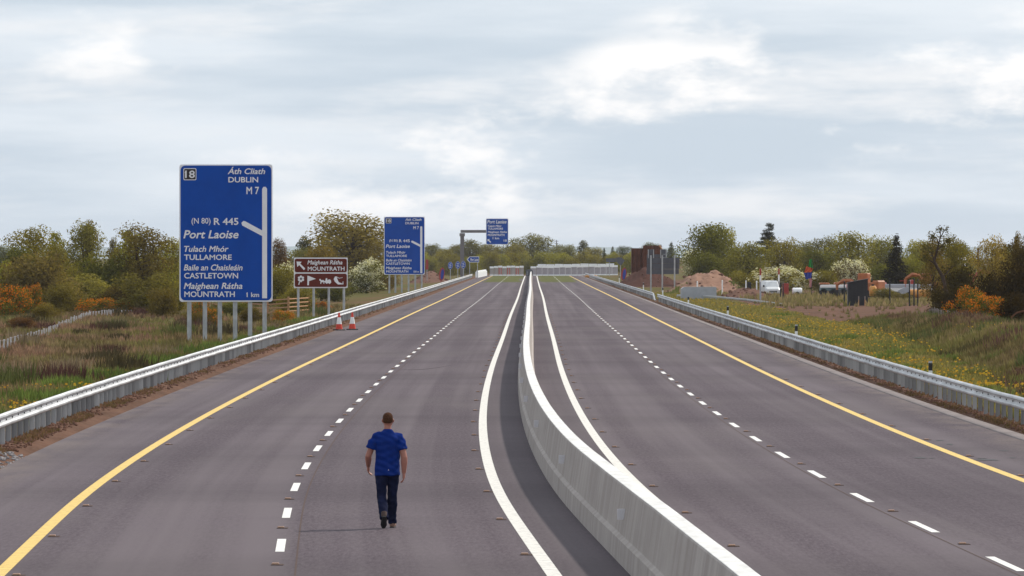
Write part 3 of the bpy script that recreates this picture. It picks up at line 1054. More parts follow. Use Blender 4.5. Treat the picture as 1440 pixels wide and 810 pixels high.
plant('shrub', 'bush', 1340, 400, 66, 400, (.026, .022, .010), 'dark bramble left of the big gorse', 'shrub', var=0)
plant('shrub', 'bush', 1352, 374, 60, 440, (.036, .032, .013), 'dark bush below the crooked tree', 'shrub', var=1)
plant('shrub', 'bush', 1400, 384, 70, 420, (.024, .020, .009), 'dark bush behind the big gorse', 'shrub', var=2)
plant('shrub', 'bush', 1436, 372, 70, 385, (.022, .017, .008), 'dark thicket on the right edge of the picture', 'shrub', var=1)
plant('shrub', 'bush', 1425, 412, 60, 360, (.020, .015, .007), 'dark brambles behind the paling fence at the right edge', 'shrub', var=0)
plant('shrub', 'bush', 1322, 425, 40, 410, (.030, .026, .011), 'low dark shrub at the left end of the right paling fence', 'shrub', var=2)
plant('gorse_bush', 'gorse', 1362, 403, 58, 384, DG, 'tall orange gorse behind the right paling fence', 'gorse', var=0)
plant('gorse_bush', 'gorse', 1390, 415, 62, 372, DG, 'lower orange gorse right of the tall one', 'gorse', var=1)
plant('shrub', 'bush', 1246, 405, 36, 620, (.085, .085, .035), 'small green shrub in front of the grey trailers', 'shrub')
plant('shrub', 'bush', 1268, 412, 30, 610, (.09, .085, .04), 'low scrubby shrub by the dark poles', 'shrub')

# crooked tree with a bare bent trunk
d = 420
x0 = X_(1332, d)
t = thing('crooked_tree', 'crooked tree with a bare bent trunk and twiggy top on the right', 'tree', (x0, d, hz(x0, d) - .05))
def rp(px, py, dy=0):
    return (X_(px, d) - x0, dy, Z_(py, d) - t.location.z)
tb = MB()
trunk = [rp(1334, 440), rp(1331, 412), rp(1326, 390, .1), rp(1318, 376, .2), rp(1314, 367, .2), rp(1318, 352, .1), rp(1322, 335), rp(1323, 320)]
tb.tube(trunk, [.16, .13, .115, .10, .085, .06, .04, .015], 7)
for a, b in ((rp(1314, 367, .2), rp(1304, 350)), (rp(1318, 352, .1), rp(1334, 340, .4)), (rp(1320, 343), rp(1311, 331, -.3)), (rp(1326, 390, .1), rp(1345, 372, .4)), (rp(1318, 376, .2), rp(1300, 364, -.3)), (rp(1322, 335), rp(1330, 322, .2))):
    mdp = tuple((a[i] + b[i]) / 2 + (.12 if i == 2 else .05) for i in range(3))
    tb.tube([a, mdp, b], [.045, .03, .01], 5)
tb.build('trunk', M['bark'], t)
lb = [(*rp(q, w_, e), rr, rr, rr * .8) for q, w_, e, rr in ((1306, 348, 0, .55), (1334, 338, .4, .6), (1312, 332, -.3, .45), (1323, 322, 0, .35), (1344, 370, .4, .6), (1300, 362, -.3, .5), (1326, 346, .5, .55), (1336, 356, -.2, .5), (1330, 322, .2, .3))]
c_ = ob('crown', crown_mesh('crown', lb, 2600, .06, 91, gap=.62, shell=.7), None, t)
c_.color = (.115, .10, .04, 1)

# ------------------------------------------------------------------ grass, weeds and flowers
def tufts(name, pts, hgt, cols, seed, blades=7, lean=.55, wid=.035, spread=.16):
    """pts (n,3), hgt (n), cols (n,3): one three-sided blade fan per tuft"""
    r = np.random.default_rng(seed)
    n = len(pts)
    P = np.repeat(pts, blades, 0)
    H = np.repeat(hgt, blades) * (.55 + .6 * r.random(n * blades))
    C = np.repeat(cols, blades, 0) * (.7 + .6 * r.random(n * blades))[:, None]
    a = r.random(n * blades) * 6.283
    off = np.stack([np.cos(a), np.sin(a), np.zeros_like(a)], 1)
    base = P + off * (spread * r.random(n * blades) * (H / .4 + .3))[:, None]
    tip = base + off * (H * lean * r.random(n * blades))[:, None]
    tip[:, 2] += H
    side = np.stack([-np.sin(a + r.normal(size=a.shape)), np.cos(a), np.zeros_like(a)], 1) * (wid * (.6 + .8 * r.random(n * blades)))[:, None]
    side[:, 0] = np.abs(side[:, 0]) + wid * .4
    base[:, 2] -= .04
    v = np.stack([base - side, base + side, tip], 1).reshape(-1, 3)
    f = np.arange(len(v)).reshape(-1, 3)
    c4 = np.concatenate([C, np.ones((len(C), 1))], 1)
    c4 = np.repeat(c4, 3, 0)
    o = ob(name, mesh_np(name, v, f, {'col': c4}), M['blades'])
    o['kind'] = 'stuff'
    return o

def nz(x, y, f, ph):
    return lump3(np.stack([x, y * .35, np.zeros_like(x)], 1), f, ph)

def field(n, y0, y1, side, t0, t1, seed, p=1.0):
    r = np.random.default_rng(seed)
    u = r.random(n)
    y = (y0 ** -p + u * (y1 ** -p - y0 ** -p)) ** (-1 / p)
    t = t0 + (t1 - t0) * r.random(n)
    x = np.array([cx(q) for q in y]) + side * t
    return x, y, t

def zz(x, y):
    return np.array([hz(a, b) for a, b in zip(x, y)])

GREEN = np.array((.195, .178, .055)); STRAW = np.array((.42, .30, .17)); RUST = np.array((.28, .165, .108)); DULL = np.array((.12, .09, .04)); YEL = np.array((.33, .275, .07))
def blend(a, b, k):
    return a * (1 - k[:, None]) + b * k[:, None]

# left field
x, y, t = field(46000, 120, 560, -1, 12.3, 46, 1)
vis = (x > -.085 * y - 3)
x, y, t = x[vis], y[vis], t[vis]
k1 = np.clip(.5 + 1.1 * nz(x, y, .22, 1.) + .6 * nz(x, y, .9, 2.), 0, 1)
k2 = np.clip(.1 + .9 * nz(x, y, .5, 4.), 0, 1)
cl = blend(np.tile(GREEN, (len(x), 1)), RUST, k1 * np.clip((t - 13) / 4, .15, 1))
cl = blend(cl, STRAW, k2 * .5)
cl = blend(cl, DULL, np.clip(.1 + nz(x, y, .8, 7.) * 1.3, 0, .9))
hg = .16 + .22 * RNG.random(len(x)) + .18 * np.clip(nz(x, y, .4, 3.), 0, 1)
hg *= np.clip((t - 11.8) / 2.5, .35, 1)
o = tufts('rough_grass', np.stack([x, y, zz(x, y)], 1), hg, cl, 1)
tag(o, 'rough green and rusty-brown grass covering the left field', 'grass', kind='stuff')
# right verge and bank
x, y, t = field(56000, 150, 760, 1, 12.3, 30, 2)
tx = np.array([toe(q) for q in y])
rel = x - tx
okk = ~((x > 20.4 + .9 * nz(x * 0, y, .3, 2.)) & (RNG.random(len(x)) < np.clip((y - 395) / 30, 0, .985))) & (x < .085 * y + 3)
x, y, t, rel = x[okk], y[okk], t[okk], rel[okk]
k1 = np.clip(.35 + 1.1 * nz(x, y, .35, 1.5) + .5 * nz(x, y, 1.1, 2.2), 0, 1)
cl = blend(np.tile(GREEN * .85, (len(x), 1)), RUST * .8, k1 * np.clip(rel / 1.5, .1, 1) * .9)
cl = blend(cl, DULL, np.clip(.15 + nz(x, y, .7, 7.) * 1.3, 0, .9) * np.clip(rel + .5, 0, 1))
cl = blend(cl, YEL, np.clip(-rel, 0, 1) * .7)
cl = blend(cl, STRAW, np.clip(.0 + .7 * nz(x, y, .8, 4.), 0, 1) * .45)
hg = np.where(rel > 0, .18 + .24 * RNG.random(len(x)), .08 + .12 * RNG.random(len(x)))
o = tufts('bank_grass', np.stack([x, y, zz(x, y)], 1), hg, cl, 2)
tag(o, 'tall rough grass on the right verge and bank', 'grass', kind='stuff')
# right: sparse weeds over the bare soil and round the works yard
x, y, t = field(12000, 545, 1250, 1, 20, 72, 3)
kp = (RNG.random(len(x)) > .35) & (x - .02 * y > 8)
x, y, t = x[kp], y[kp], t[kp]
cl = blend(np.tile(GREEN, (len(x), 1)), STRAW, RNG.random(len(x)) * .6)
o = tufts('yard_weeds', np.stack([x, y, zz(x, y)], 1), .2 + .4 * RNG.random(len(x)), cl, 3, wid=.06)
tag(o, 'sparse weeds over the bare earth of the works yard', 'weeds', kind='stuff')
# dry growth at the foot of both guardrails
for sd_, nm, lb_ in ((-1, 'rail_weeds', 'low dry weeds under the left guardrail'), (1, 'rail_weeds', 'low dry weeds under the right guardrail')):
    x, y, t = field(7000, 105, 900, sd_, 11.4, 12.5, 4 + sd_)
    kp = nz(x, y, .5, 1.) + .8 * RNG.random(len(x)) > .45
    x, y, t = x[kp], y[kp], t[kp]
    cl = blend(np.tile(np.array((.17, .12, .05)), (len(x), 1)), np.array((.20, .11, .07)), RNG.random(len(x)))
    o = tufts(nm, np.stack([x, y, zz(x, y)], 1), .03 + .07 * RNG.random(len(x)), cl, 5 + sd_, blades=6, wid=.025)
    tag(o, lb_, 'weeds', kind='stuff')

def clumps(name, cx_, cy_, label, seed, cols, n=46, rad=.8, h0=.35, h1=.75):
    r = np.random.default_rng(seed)
    P_, H_, C_ = [], [], []
    for a, b_ in zip(cx_, cy_):
        k = r.random() * .8 + .5
        q = r.normal(size=(n, 2)) * rad * .5 * k
        xx, yy = a + q[:, 0], b_ + q[:, 1] * 2.5
        P_.append(np.stack([xx, yy, zz(xx, yy)], 1)); H_.append((h0 + (h1 - h0) * r.random(n)) * k)
        C_.append(np.tile(cols[r.integers(len(cols))], (n, 1)) * (.8 + .4 * r.random(n))[:, None])
    o = tufts(name, np.concatenate(P_), np.concatenate(H_), np.concatenate(C_), seed, blades=8, wid=.03, spread=.14)
    tag(o, label, 'weeds', kind='stuff')
x, y, t = field(150, 170, 520, -1, 14.5, 40, 51)
clumps('tussocks', x, y, 'dark and rusty tussocks scattered over the left field', 52, [np.array((.075, .06, .03)), np.array((.10, .05, .04)), np.array((.10, .11, .035)), np.array((.24, .18, .11))])
x, y, t = field(60, 150, 420, -1, 12.8, 15, 53)
clumps('verge_weeds', x, y, 'leafy green weed clumps behind the left guardrail', 54, [np.array((.15, .20, .045)), np.array((.11, .15, .035))], h0=.2, h1=.45, rad=.6)
x, y, t = field(520, 160, 420, 1, 13, 30, 55)
okk = (x - np.array([toe(q) for q in y]) > .2) & (x - np.array([toe(q) for q in y]) < 4.5)
clumps('bank_weeds', x[okk], y[okk], 'leafy green and brown weed clumps on the right bank', 56, [np.array((.13, .15, .045)), np.array((.10, .115, .04)), np.array((.12, .065, .05)), np.array((.08, .07, .03))], h0=.25, h1=.5, rad=.9)
x, y, t = field(90, 150, 500, 1, 12.6, 18, 57)
okk = (x - np.array([toe(q) for q in y]) < .2)
clumps('verge_weeds', x[okk], y[okk], 'low green weed clumps among the flowers on the right verge', 58, [np.array((.15, .19, .045)), np.array((.20, .20, .06))], h0=.12, h1=.3, rad=.6)

def flowers(name, x, y, label, seed, size=.038):
    r = np.random.default_rng(seed)
    n = len(x)
    z = zz(x, y) + .10 + .18 * r.random(n)
    p = np.stack([x, y, z], 1)
    s_ = size * (.5 + .9 * r.random(n))
    v = []
    a0 = r.random(n) * 1.5
    rings = []
    for k in range(5):
        a = a0 + k * 1.2566
        q = p + np.stack([np.cos(a) * s_, np.sin(a) * s_ * 1.0, np.sin(a) * -s_ * .7 + s_ * .4], 1)
        rings.append(q)
    v = np.stack(rings, 1).reshape(-1, 3)
    f = np.arange(5 * n).reshape(-1, 5)
    c_ = np.tile(np.array((.60, .37, .045, 1.)), (n, 1)); c_[:, :3] *= (.75 + .4 * r.random(n))[:, None]; c_[:, 1] *= (.85 + .3 * r.random(n))
    o = ob(name, mesh_np(name, v, f, {'col': np.repeat(c_, 5, 0)}), M['blades'])
    tag(o, label, 'flowers', kind='stuff')
x, y, t = field(9000, 125, 900, -1, 12.35, 17.5, 31)
kp = (nz(x, y, .35, 5.) + .55 * nz(x, y, 1.3, 1.) + .9 * RNG.random(len(x)) - .12 * (t - 12.4) > .52) & ((t < 13.4) | (y < 230))
flowers('yellow_flowers', x[kp], y[kp], 'yellow wildflower patches on the near left verge', 32)
x, y, t = field(2600, 190, 560, -1, 12.25, 13.3, 35)
kp = nz(x, y, .6, 3.) + .6 * RNG.random(len(x)) > .15
flowers('yellow_flowers', x[kp], y[kp], 'strip of yellow wildflowers close behind the left guardrail, below the signs', 36)
x, y, t = field(13000, 150, 640, 1, 12.35, 22, 33)
tx = np.array([toe(q) for q in y])
kp = (x < tx + .3) & (nz(x, y, .4, 2.) + .55 * nz(x, y, 1.5, 1.) + .95 * RNG.random(len(x)) > .86) & (x < 20.5)
kp |= (x > tx + 1.8) & (x < tx + 3.6) & (nz(x, y, .5, 8.) > .35) & (y > 230) & (y < 400)
flowers('yellow_flowers', x[kp], y[kp], 'yellow wildflowers carpeting the right verge below the bank', 34)
# clods and stones on the bare strips
def clods(name, x, y, label, seed, mat, s0, s1):
    r = random.Random(seed)
    mb = MB()
    for a, b in zip(x, y):
        q = r.uniform(s0, s1); z = hz(a, b)
        mb.tube([(a, b, z - q * .4), (a + r.uniform(-q, q) * .2, b, z + q * .3), (a, b, z + q * .75)], [q, q * r.uniform(.9, 1.2), q * .45], 5)
    o = mb.build(name, M[mat])
    tag(o, label, 'earth', kind='stuff')
x, y, t = field(2600, 105, 420, -1, 11.3, 12.4, 41)
clods('soil_clods', x, y, 'brown earth clods along the foot of the left guardrail', 1, 'soil', .02, .06)
x, y, t = field(2600, 125, 420, 1, 11.45, 12.5, 42)
clods('soil_clods', x, y, 'brown earth clods along the foot of the right guardrail', 2, 'soil', .02, .06)

# ================================================================== SIGNS
def rrect(x0, x1, z0, z1, r, n=4):
    p_ = []
    for cx_, cz_, a0 in ((x1 - r, z0 + r, -90), (x1 - r, z1 - r, 0), (x0 + r, z1 - r, 90), (x0 + r, z0 + r, 180)):
        for i in range(n + 1):
            a = math.radians(a0 + 90 * i / n)
            p_.append((cx_ + r * math.cos(a), cz_ + r * math.sin(a)))
    return p_

def text_mesh(txt, shear=0.):
    cu = bpy.data.curves.new('t', 'FONT')
    cu.body = txt
    cu.shear = shear
    cu.resolution_u = 3
    to = bpy.data.objects.new('t', cu)
    COL.objects.link(to)
    dg = bpy.context.evaluated_depsgraph_get()
    me = bpy.data.meshes.new_from_object(to.evaluated_get(dg))
    bpy.data.objects.remove(to, do_unlink=True)
    bpy.data.curves.remove(cu)
    return me

class Sign:
    """a sign board facing the road; all boxes are given in photo pixels and turned into metres at distance d"""
    def __init__(s, name, label, px0, px1, d, cat='sign', group=None):
        s.d = d
        s.pc = (px0 + px1) / 2
        x = X_(s.pc, d)
        s.z0 = hz(x, d)
        s.t = thing(name, label, cat, (x, d, s.z0), 0, group)
    def x(s, px):
        return (px - s.pc) * s.d / F
    def z(s, py):
        return Z_(py, s.d) - s.z0
    def plate(s, name, b, mat, y0, y1, r=.1, parent=None):
        mb = MB().prism(rrect(s.x(b[0]), s.x(b[2]), s.z(b[3]), s.z(b[1]), r), y0, y1)
        return mb.build(name, M[mat], parent or s.t)
    def text(s, txt, b, parent, shear=0., bold=.02, mat='sign_white', y=-.052):
        me = text_mesh(txt, shear)
        n = len(me.vertices)
        co = np.empty(n * 3, dtype=np.float32); me.vertices.foreach_get('co', co); co = co.reshape(-1, 3)
        fc = [tuple(p_.vertices) for p_ in me.polygons]
        bpy.data.meshes.remove(me)
        lo, hi = co.min(0) - bold, co.max(0) + bold
        X0, X1, Z0, Z1 = s.x(b[0]), s.x(b[2]), s.z(b[3]), s.z(b[1])
        v, f = [], []
        for k, (du, dv) in enumerate(((0, 0), (bold, 0), (-bold, 0), (0, bold), (0, -bold))):      # heavy stroke
            o_ = np.empty_like(co)
            o_[:, 0] = X0 + (co[:, 0] + du - lo[0]) / (hi[0] - lo[0]) * (X1 - X0)
            o_[:, 1] = y - .0025 * k
            o_[:, 2] = Z0 + (co[:, 1] + dv - lo[1]) / (hi[1] - lo[1]) * (Z1 - Z0)
            f += [tuple(q + len(v) for q in p_) for p_ in fc]
            v += [tuple(q) for q in o_]
        return ob('lettering', mesh_np('lettering', v, f), M[mat], parent)
    def poly(s, name, pts, parent, mat='sign_white', y0=-.055, y1=-.045):
        P_ = [(s.x(a), s.z(b)) for a, b in pts]
        ar = sum(P_[i][0] * P_[(i + 1) % len(P_)][1] - P_[(i + 1) % len(P_)][0] * P_[i][1] for i in range(len(P_)))
        if ar < 0:
            P_ = P_[::-1]
        return MB().prism(P_, y0, y1).build(name, M[mat], parent)
    def post(s, px, top, wd=.17, mat='post_steel', name='post', y=.12, flange=True):
        x_ = s.x(px)
        zb = hz(X_(px, s.d), s.d + y) - s.z0 - .5
        mb = MB()
        if flange:                      # rolled steel section: two flanges and a web
            mb.box(x_ - wd / 2, x_ + wd / 2, y - .09, y - .075, zb, s.z(top))
            mb.box(x_ - wd / 2, x_ + wd / 2, y + .075, y + .09, zb, s.z(top))
            mb.box(x_ - wd / 2 + .004, x_ + wd / 2 - .06, y - .075, y + .075, zb, s.z(top) - .005)
        else:
            mb.tube([(x_, y, zb), (x_, y, s.z(top))], wd / 2, 10)
        return mb.build(name, M[mat], s.t)

def direction_sign(S, box, dist_txt, posts, low):
    """blue advance direction sign: box = outer edge in the photograph; legend laid out relative to the first sign's box"""
    x0, y0, x1, y1 = box
    fx = lambda v_: x0 + (v_ - 252.3) / (383.3 - 252.3) * (x1 - x0)
    fy = lambda v_: y0 + (v_ - 231.3) / (424.3 - 231.3) * (y1 - y0)
    B = lambda a, b, c_, d_: (fx(a), fy(b), fx(c_), fy(d_))
    for q in posts:
        S.post(q, (y0 + y1) / 2 - (y1 - y0) * .42, wd=.2)
    br = S.plate('border', box, 'sign_white', -.03, .03, .12)
    pn = S.plate('panel', B(254.0, 232.9, 381.7, 422.4), 'sign_blue', -.045, -.029, .22)
    for k in range(5):                   # stiffening rails on the back
        zz_ = S.z(fy(245 + 38 * k))
        MB().box(S.x(x0) + .1, S.x(x1) - .1, .031, .035 + .03, zz_ - .04, zz_ + .04).build('rail', M['sign_back'], S.t)
    jb = S.plate('junction_plate', B(258.1, 236.6, 276.2, 253.4), 'sign_white', -.051, -.044, .06, pn)
    S.plate('junction_field', B(259.0, 237.6, 275.3, 252.4), 'sign_black', -.054, -.050, .05, pn)
    S.text('18', B(260.3, 239.8, 274.2, 250.4), pn, y=-.058, bold=.02)
    it = .22
    S.text('Áth Cliath', B(320.3, 234.6, 373, 245), pn, it)
    S.text('DUBLIN', B(321.2, 248.9, 363.2, 256.6), pn)
    S.text('M 7', B(346.6, 262.7, 364.4, 273.2), pn, bold=.02)
    S.text('(N 80)', B(269.4, 306.4, 296.2, 317), pn, bold=.01)
    S.text('R 445', B(300.8, 306.4, 335.4, 316.4), pn, bold=.02)
    S.text('Port Laoise', B(258, 323.7, 335.6, 335.4), pn, it, .022)
    S.text('Tulach Mhór', B(258.9, 345.8, 321.5, 354.3), pn, it)
    S.text('TULLAMORE', B(258.9, 357.9, 326, 365.6), pn)
    S.text('Baile an Chaisleáin', B(258.5, 371.8, 341.2, 380.5), pn, it)
    S.text('CASTLETOWN', B(259, 383.7, 335, 391.7), pn)
    S.text('Maighean Rátha', B(258.5, 397.6, 341, 409), pn, it)
    S.text('MOUNTRATH', B(259.3, 409.7, 330.3, 417.7), pn)
    S.text(dist_txt, B(347, 411.2, 364.5, 417.7), pn)
    def Q(*pts):
        return [(fx(a), fy(b)) for a, b in pts]
    S.poly('numeral_flag', Q((260.8, 239.9), (263.0, 239.9), (261.2, 243.6), (259.6, 243.2)), pn, y0=-.060, y1=-.052)
    if dist_txt[0] == '1':
        S.poly('numeral_flag', Q((347.6, 411.3), (348.6, 411.3), (347.2, 413.6), (346.2, 413.3)), pn, y0=-.054)
    S.poly('route_stem', Q((368.7, 419.4), (375.6, 419.4), (375.6, 265.5), (373.6, 262.7), (370.6, 262.7), (368.7, 265.5)), pn, y0=-.053)
    S.poly('route_branch', Q((368.9, 324.2), (368.9, 332.0), (340.6, 317.0), (339.6, 313.4), (342.4, 310.6), (345, 311.2)), pn, y0=-.056)

S = Sign('direction_sign', 'large blue junction 18 direction sign on six legs, nearest on the left', 252.3, 383.3, 313)
direction_sign(S, (252.3, 231.3, 383.3, 424.3), '1 km', (266, 288, 309, 330.5, 351.5, 372), 0)
S = Sign('direction_sign', 'smaller-looking blue junction direction sign farther along, left of the gantry', 540, 597.3, 770)
direction_sign(S, (540, 304.8, 597.3, 386.2), '500 m', (547.5, 556, 565, 574.5, 584, 593), 0)

# brown tourist sign
S = Sign('tourist_sign', 'brown tourist sign with white symbols on four round legs beside the cones', 413.3, 488.9, 440)
for q in (419.3, 441, 462.3, 483.5):
    S.post(q, 366, .16, 'post_steel', flange=False)
S.plate('border', (413.3, 362.2, 488.9, 405.0), 'sign_white', -.03, .03, .06)
CR = lambda a, b: (400 + a * .14825, 350 + b * .14815)
def CB(a, b, c_, d_):
    q, w_ = CR(a, b), CR(c_, d_)
    return (q[0], q[1], w_[0], w_[1])
p1 = S.plate('name_panel', CB(98, 93, 592, 222), 'sign_brown', -.045, -.029, .12)
p2 = S.plate('symbol_panel', CB(98, 235, 592, 361), 'sign_brown', -.045, -.029, .12)
S.text('Maighean Rátha', CB(218, 108, 550, 160), p1, .22)
S.text('MOUNTRATH', CB(221, 168, 570, 208), p1, 0, .02)
S.poly('arrow', [CR(*q) for q in ((115, 120), (163, 122), (150, 140), (197, 186), (185, 202), (140, 153), (122, 172))], p1)
fc = CR(157, 284)
for k in range(6):
    a = k * math.pi / 3 + .5
    cxp, cyp = fc[0] + math.cos(a) * 3.1, fc[1] + math.sin(a) * 3.1
    S.poly('petal', [(cxp + 1.75 * math.cos(b * .785), cyp + 1.75 * math.sin(b * .785)) for b in range(8)], p2)
S.poly('flower_eye', [(fc[0] + 1.5 * math.cos(b * .785), fc[1] + 1.5 * math.sin(b * .785)) for b in range(8)], p2, 'sign_back', -.058, -.053)
S.poly('flower_stalk', [CR(*q) for q in ((150, 305), (143, 303), (131, 338), (140, 342))], p2)
S.poly('flag_symbol', [CR(*q) for q in ((218, 255), (232, 257), (298, 284), (234, 306), (232, 345), (217, 345))], p2)
S.poly('horse_symbol', [CR(*q) for q in ((330, 288), (340, 284), (348, 296), (372, 296), (378, 304), (378, 332), (371, 332), (370, 316), (352, 316), (348, 332), (341, 332), (343, 308), (333, 300))], p2)
S.poly('trap_symbol', [CR(*q) for q in ((376, 306), (388, 303), (392, 280), (404, 276), (408, 298), (424, 288), (440, 296), (444, 318), (430, 334), (416, 324), (398, 332), (388, 320), (376, 314))], p2)
S.poly('instrument_symbol', [CR(*q) for q in ((467, 286), (480, 262), (496, 262), (504, 292), (516, 316), (552, 330), (552, 312), (558, 306), (560, 336), (508, 338), (478, 312))], p2)
S.poly('string_symbol', [CR(*q) for q in ((496, 262), (520, 276), (552, 270), (553, 273), (519, 281), (497, 268))], p2)

# cantilever gantry with its hanging sign
d = 1210
S = Sign('cantilever_gantry', 'grey cantilever gantry carrying a blue sign over the left carriageway', 650, 650, d)
x_ = 0
mb = MB()
mb.box(-.36, .36, -.3, .3, -.4, S.z(328)); mb.build('column', M['gantry_steel'], S.t)
mb = MB(); mb.box(-.5, .5, -.42, .42, S.z(332.2), S.z(327.9)); mb.build('collar', M['gantry_steel'], S.t)
mb = MB(); mb.bbox(-.30, S.x(697), -.26, .26, S.z(327.4), S.z(323.4), .05); mb.build('arm', M['gantry_steel'], S.t)
mb = MB(); mb.box(-.7, .7, -.6, .6, -.3, .3); mb.build('base_plate', M['concrete'], S.t)
S.plate('border', (683.5, 307.2, 714.8, 344), 'sign_white', -.42, -.34, .12)
pn = S.plate('panel', (684.1, 307.9, 714.2, 343.3), 'sign_blue', -.45, -.41, .2)
CR = lambda a, b: (590 + a * .1605, 290 + b * .1605)
for tx_, b, it in (('Port Laoise', (593, 120, 762, 152), .22), ('Tulach Mhór', (596, 164, 720, 183), .22), ('TULLAMORE', (600, 188, 731, 206), 0),
                   ('Maighean Rátha', (597, 217, 765, 239), .22), ('MOUNTRATH', (598, 242, 744, 262), 0), ('1 km', (641, 270, 697, 290), 0), ('18', (737, 291, 764, 311), 0)):
    S.text(tx_, CB(*b), pn, it, .025, y=-.46)
S.poly('arrow', [CR(*q) for q in ((595, 288), (614, 288), (609, 297), (628, 313), (620, 320), (603, 303), (596, 309))], pn, y0=-.465, y1=-.45)

# three small round blue signs and a flag-shaped blue sign near the slip road
for i, (px, py, lb) in enumerate(((633.3, 373.5, 'round blue motorway sign on a post, leftmost of three by the gantry'), (643.8, 372.8, 'round blue motorway sign on a post, middle of three by the gantry'),
                                  (651.6, 372.3, 'round blue motorway sign on a post, rightmost of three by the gantry'))):
    d = 1165
    S = Sign('regulatory_sign', lb, px, px, d, group='round blue signs by the gantry')
    ring = [(3.1 * math.cos(a * math.pi / 8), 5.0 * math.sin(a * math.pi / 8)) for a in range(16)]
    S.post(px, py - 3, .12, 'post_steel', flange=False)
    S.poly('rim', [(px + a * 1.08, py + b * 1.06) for a, b in ring], S.t, 'sign_white', -.03, .03)
    fc_ = S.poly('face', [(px + a, py + b) for a, b in ring], S.t, 'sign_blue', -.05, -.029)
    for q in (-2.2, .2, 2.4):
        S.poly('bar_symbol', [(px - 1.7, py + q + .9), (px + 1.6, py + q - .1), (px + 1.6, py + q - .9), (px - 1.7, py + q + .1)], fc_, 'sign_white', -.06, -.049)
d = 1300
S = Sign('flag_sign', 'blue arrow-shaped direction sign right of the gantry column', 656, 675, d)
S.poly('border', [(656.6, 364.9), (660, 360.8), (673.8, 360.8), (673.8, 369.0), (660, 369.0)], S.t, 'sign_white', -.03, .03)
fp = S.poly('panel', [(657.8, 364.9), (660.5, 361.5), (673.2, 361.5), (673.2, 368.3), (660.5, 368.3)], S.t, 'sign_blue', -.05, -.029)
S.text('Port', (661.5, 363.0, 666.2, 367.2), fp, .2, .03, y=-.06)
S.text('Laoise', (667.2, 363.0, 672.6, 367.2), fp, .2, .03, y=-.06)
S.post(660.5, 363, .14, flange=False); S.post(671.5, 363, .14, flange=False)

# narrow red and blue signs, turned almost edge-on
for px, py, hh, d, lb in ((619.5, 385.5, 9.5, 980, 'tilted red and blue roadside sign on the left verge before the gantry'), (875.5, 385.5, 9.5, 985, 'tilted red and blue roadside sign by the brown earth on the right')):
    S = Sign('clearway_sign', lb, px, px, d)
    R_ = hh * d / F
    zc = S.z(py)
    pr = [(R_ * .42 * math.cos(a * math.pi / 10), zc + R_ * math.sin(a * math.pi / 10)) for a in range(20)]
    MB().prism(pr, -.03, .03).build('rim', M['plant_red'], S.t)
    MB().prism([(.06 + a * .55, zc + (b - zc) * .78) for a, b in pr], -.05, -.029).build('face', M['flag_blue'], S.t)
    MB().tube([(0, .06, -.4), (0, .06, zc + R_ * .3)], .05, 8).build('post', M['plant_red'], S.t)
    S.t.rotation_euler = (0, .12, 0)
d = 1100
S = Sign('warning_sign', 'small dark red sign left of the tilted sign, beyond the second blue sign', 600.5, 600.5, d)
S.plate('panel', (598.6, 365, 602.4, 379), 'plant_red', -.03, .03, .05)
S.post(600.5, 366, .12, flange=False)

# grey sign back facing the other way
d = 776
S = Sign('sign_back', 'dark grey back of a big sign on three posts beside the rusty piles', 909.5, 955, d)
for k, (a, b) in enumerate(((362.5, 370.2), (370.5, 378.2), (378.5, 385.6))):
    q0, q1 = (909.5, 955.5) if k < 2 else (909, 954.6)
    S.plate('plank', (q0, a, q1, b), 'sign_back', -.03, .03, .03)
S.plate('plank', (909.6, 357.6, 936.5, 362.2), 'sign_back', -.03, .03, .03)
for a, b in ((911, 920), (928.5, 937.6)):
    S.plate('route_tab', (a, 350.6, b, 357.3), 'sign_back', -.03, .03, .03)
    for q in (a + .6, b - .9):
        S.poly('tab_strut', [(q - .5, 363), (q + .5, 363), (q + .5, 350.9), (q - .5, 350.9)], S.t, 'post_steel', -.09, -.031)
for q in (915.3, 931.3, 948.6):
    S.post(q, 359, .17, 'post_steel', y=-.16)
# dark backs of arrow boards at the far right end
d = 1400
S = Sign('arrow_board_back', 'dark back of an arrow-shaped sign at the far end beside the rusty piles', 852, 879, d)
S.poly('panel', [(866.5, 362.0), (874, 362.0), (878.6, 366.5), (874, 372.6), (871.5, 372.6), (866.5, 368)], S.t, 'sign_back', -.04, .04)
S.poly('panel', [(852, 363.2), (866.2, 363.2), (866.2, 368.6), (852, 368.6)], S.t, 'sign_back', -.03, .03)
S.post(857, 364, .14, flange=False); S.post(872.5, 364, .14, flange=False)

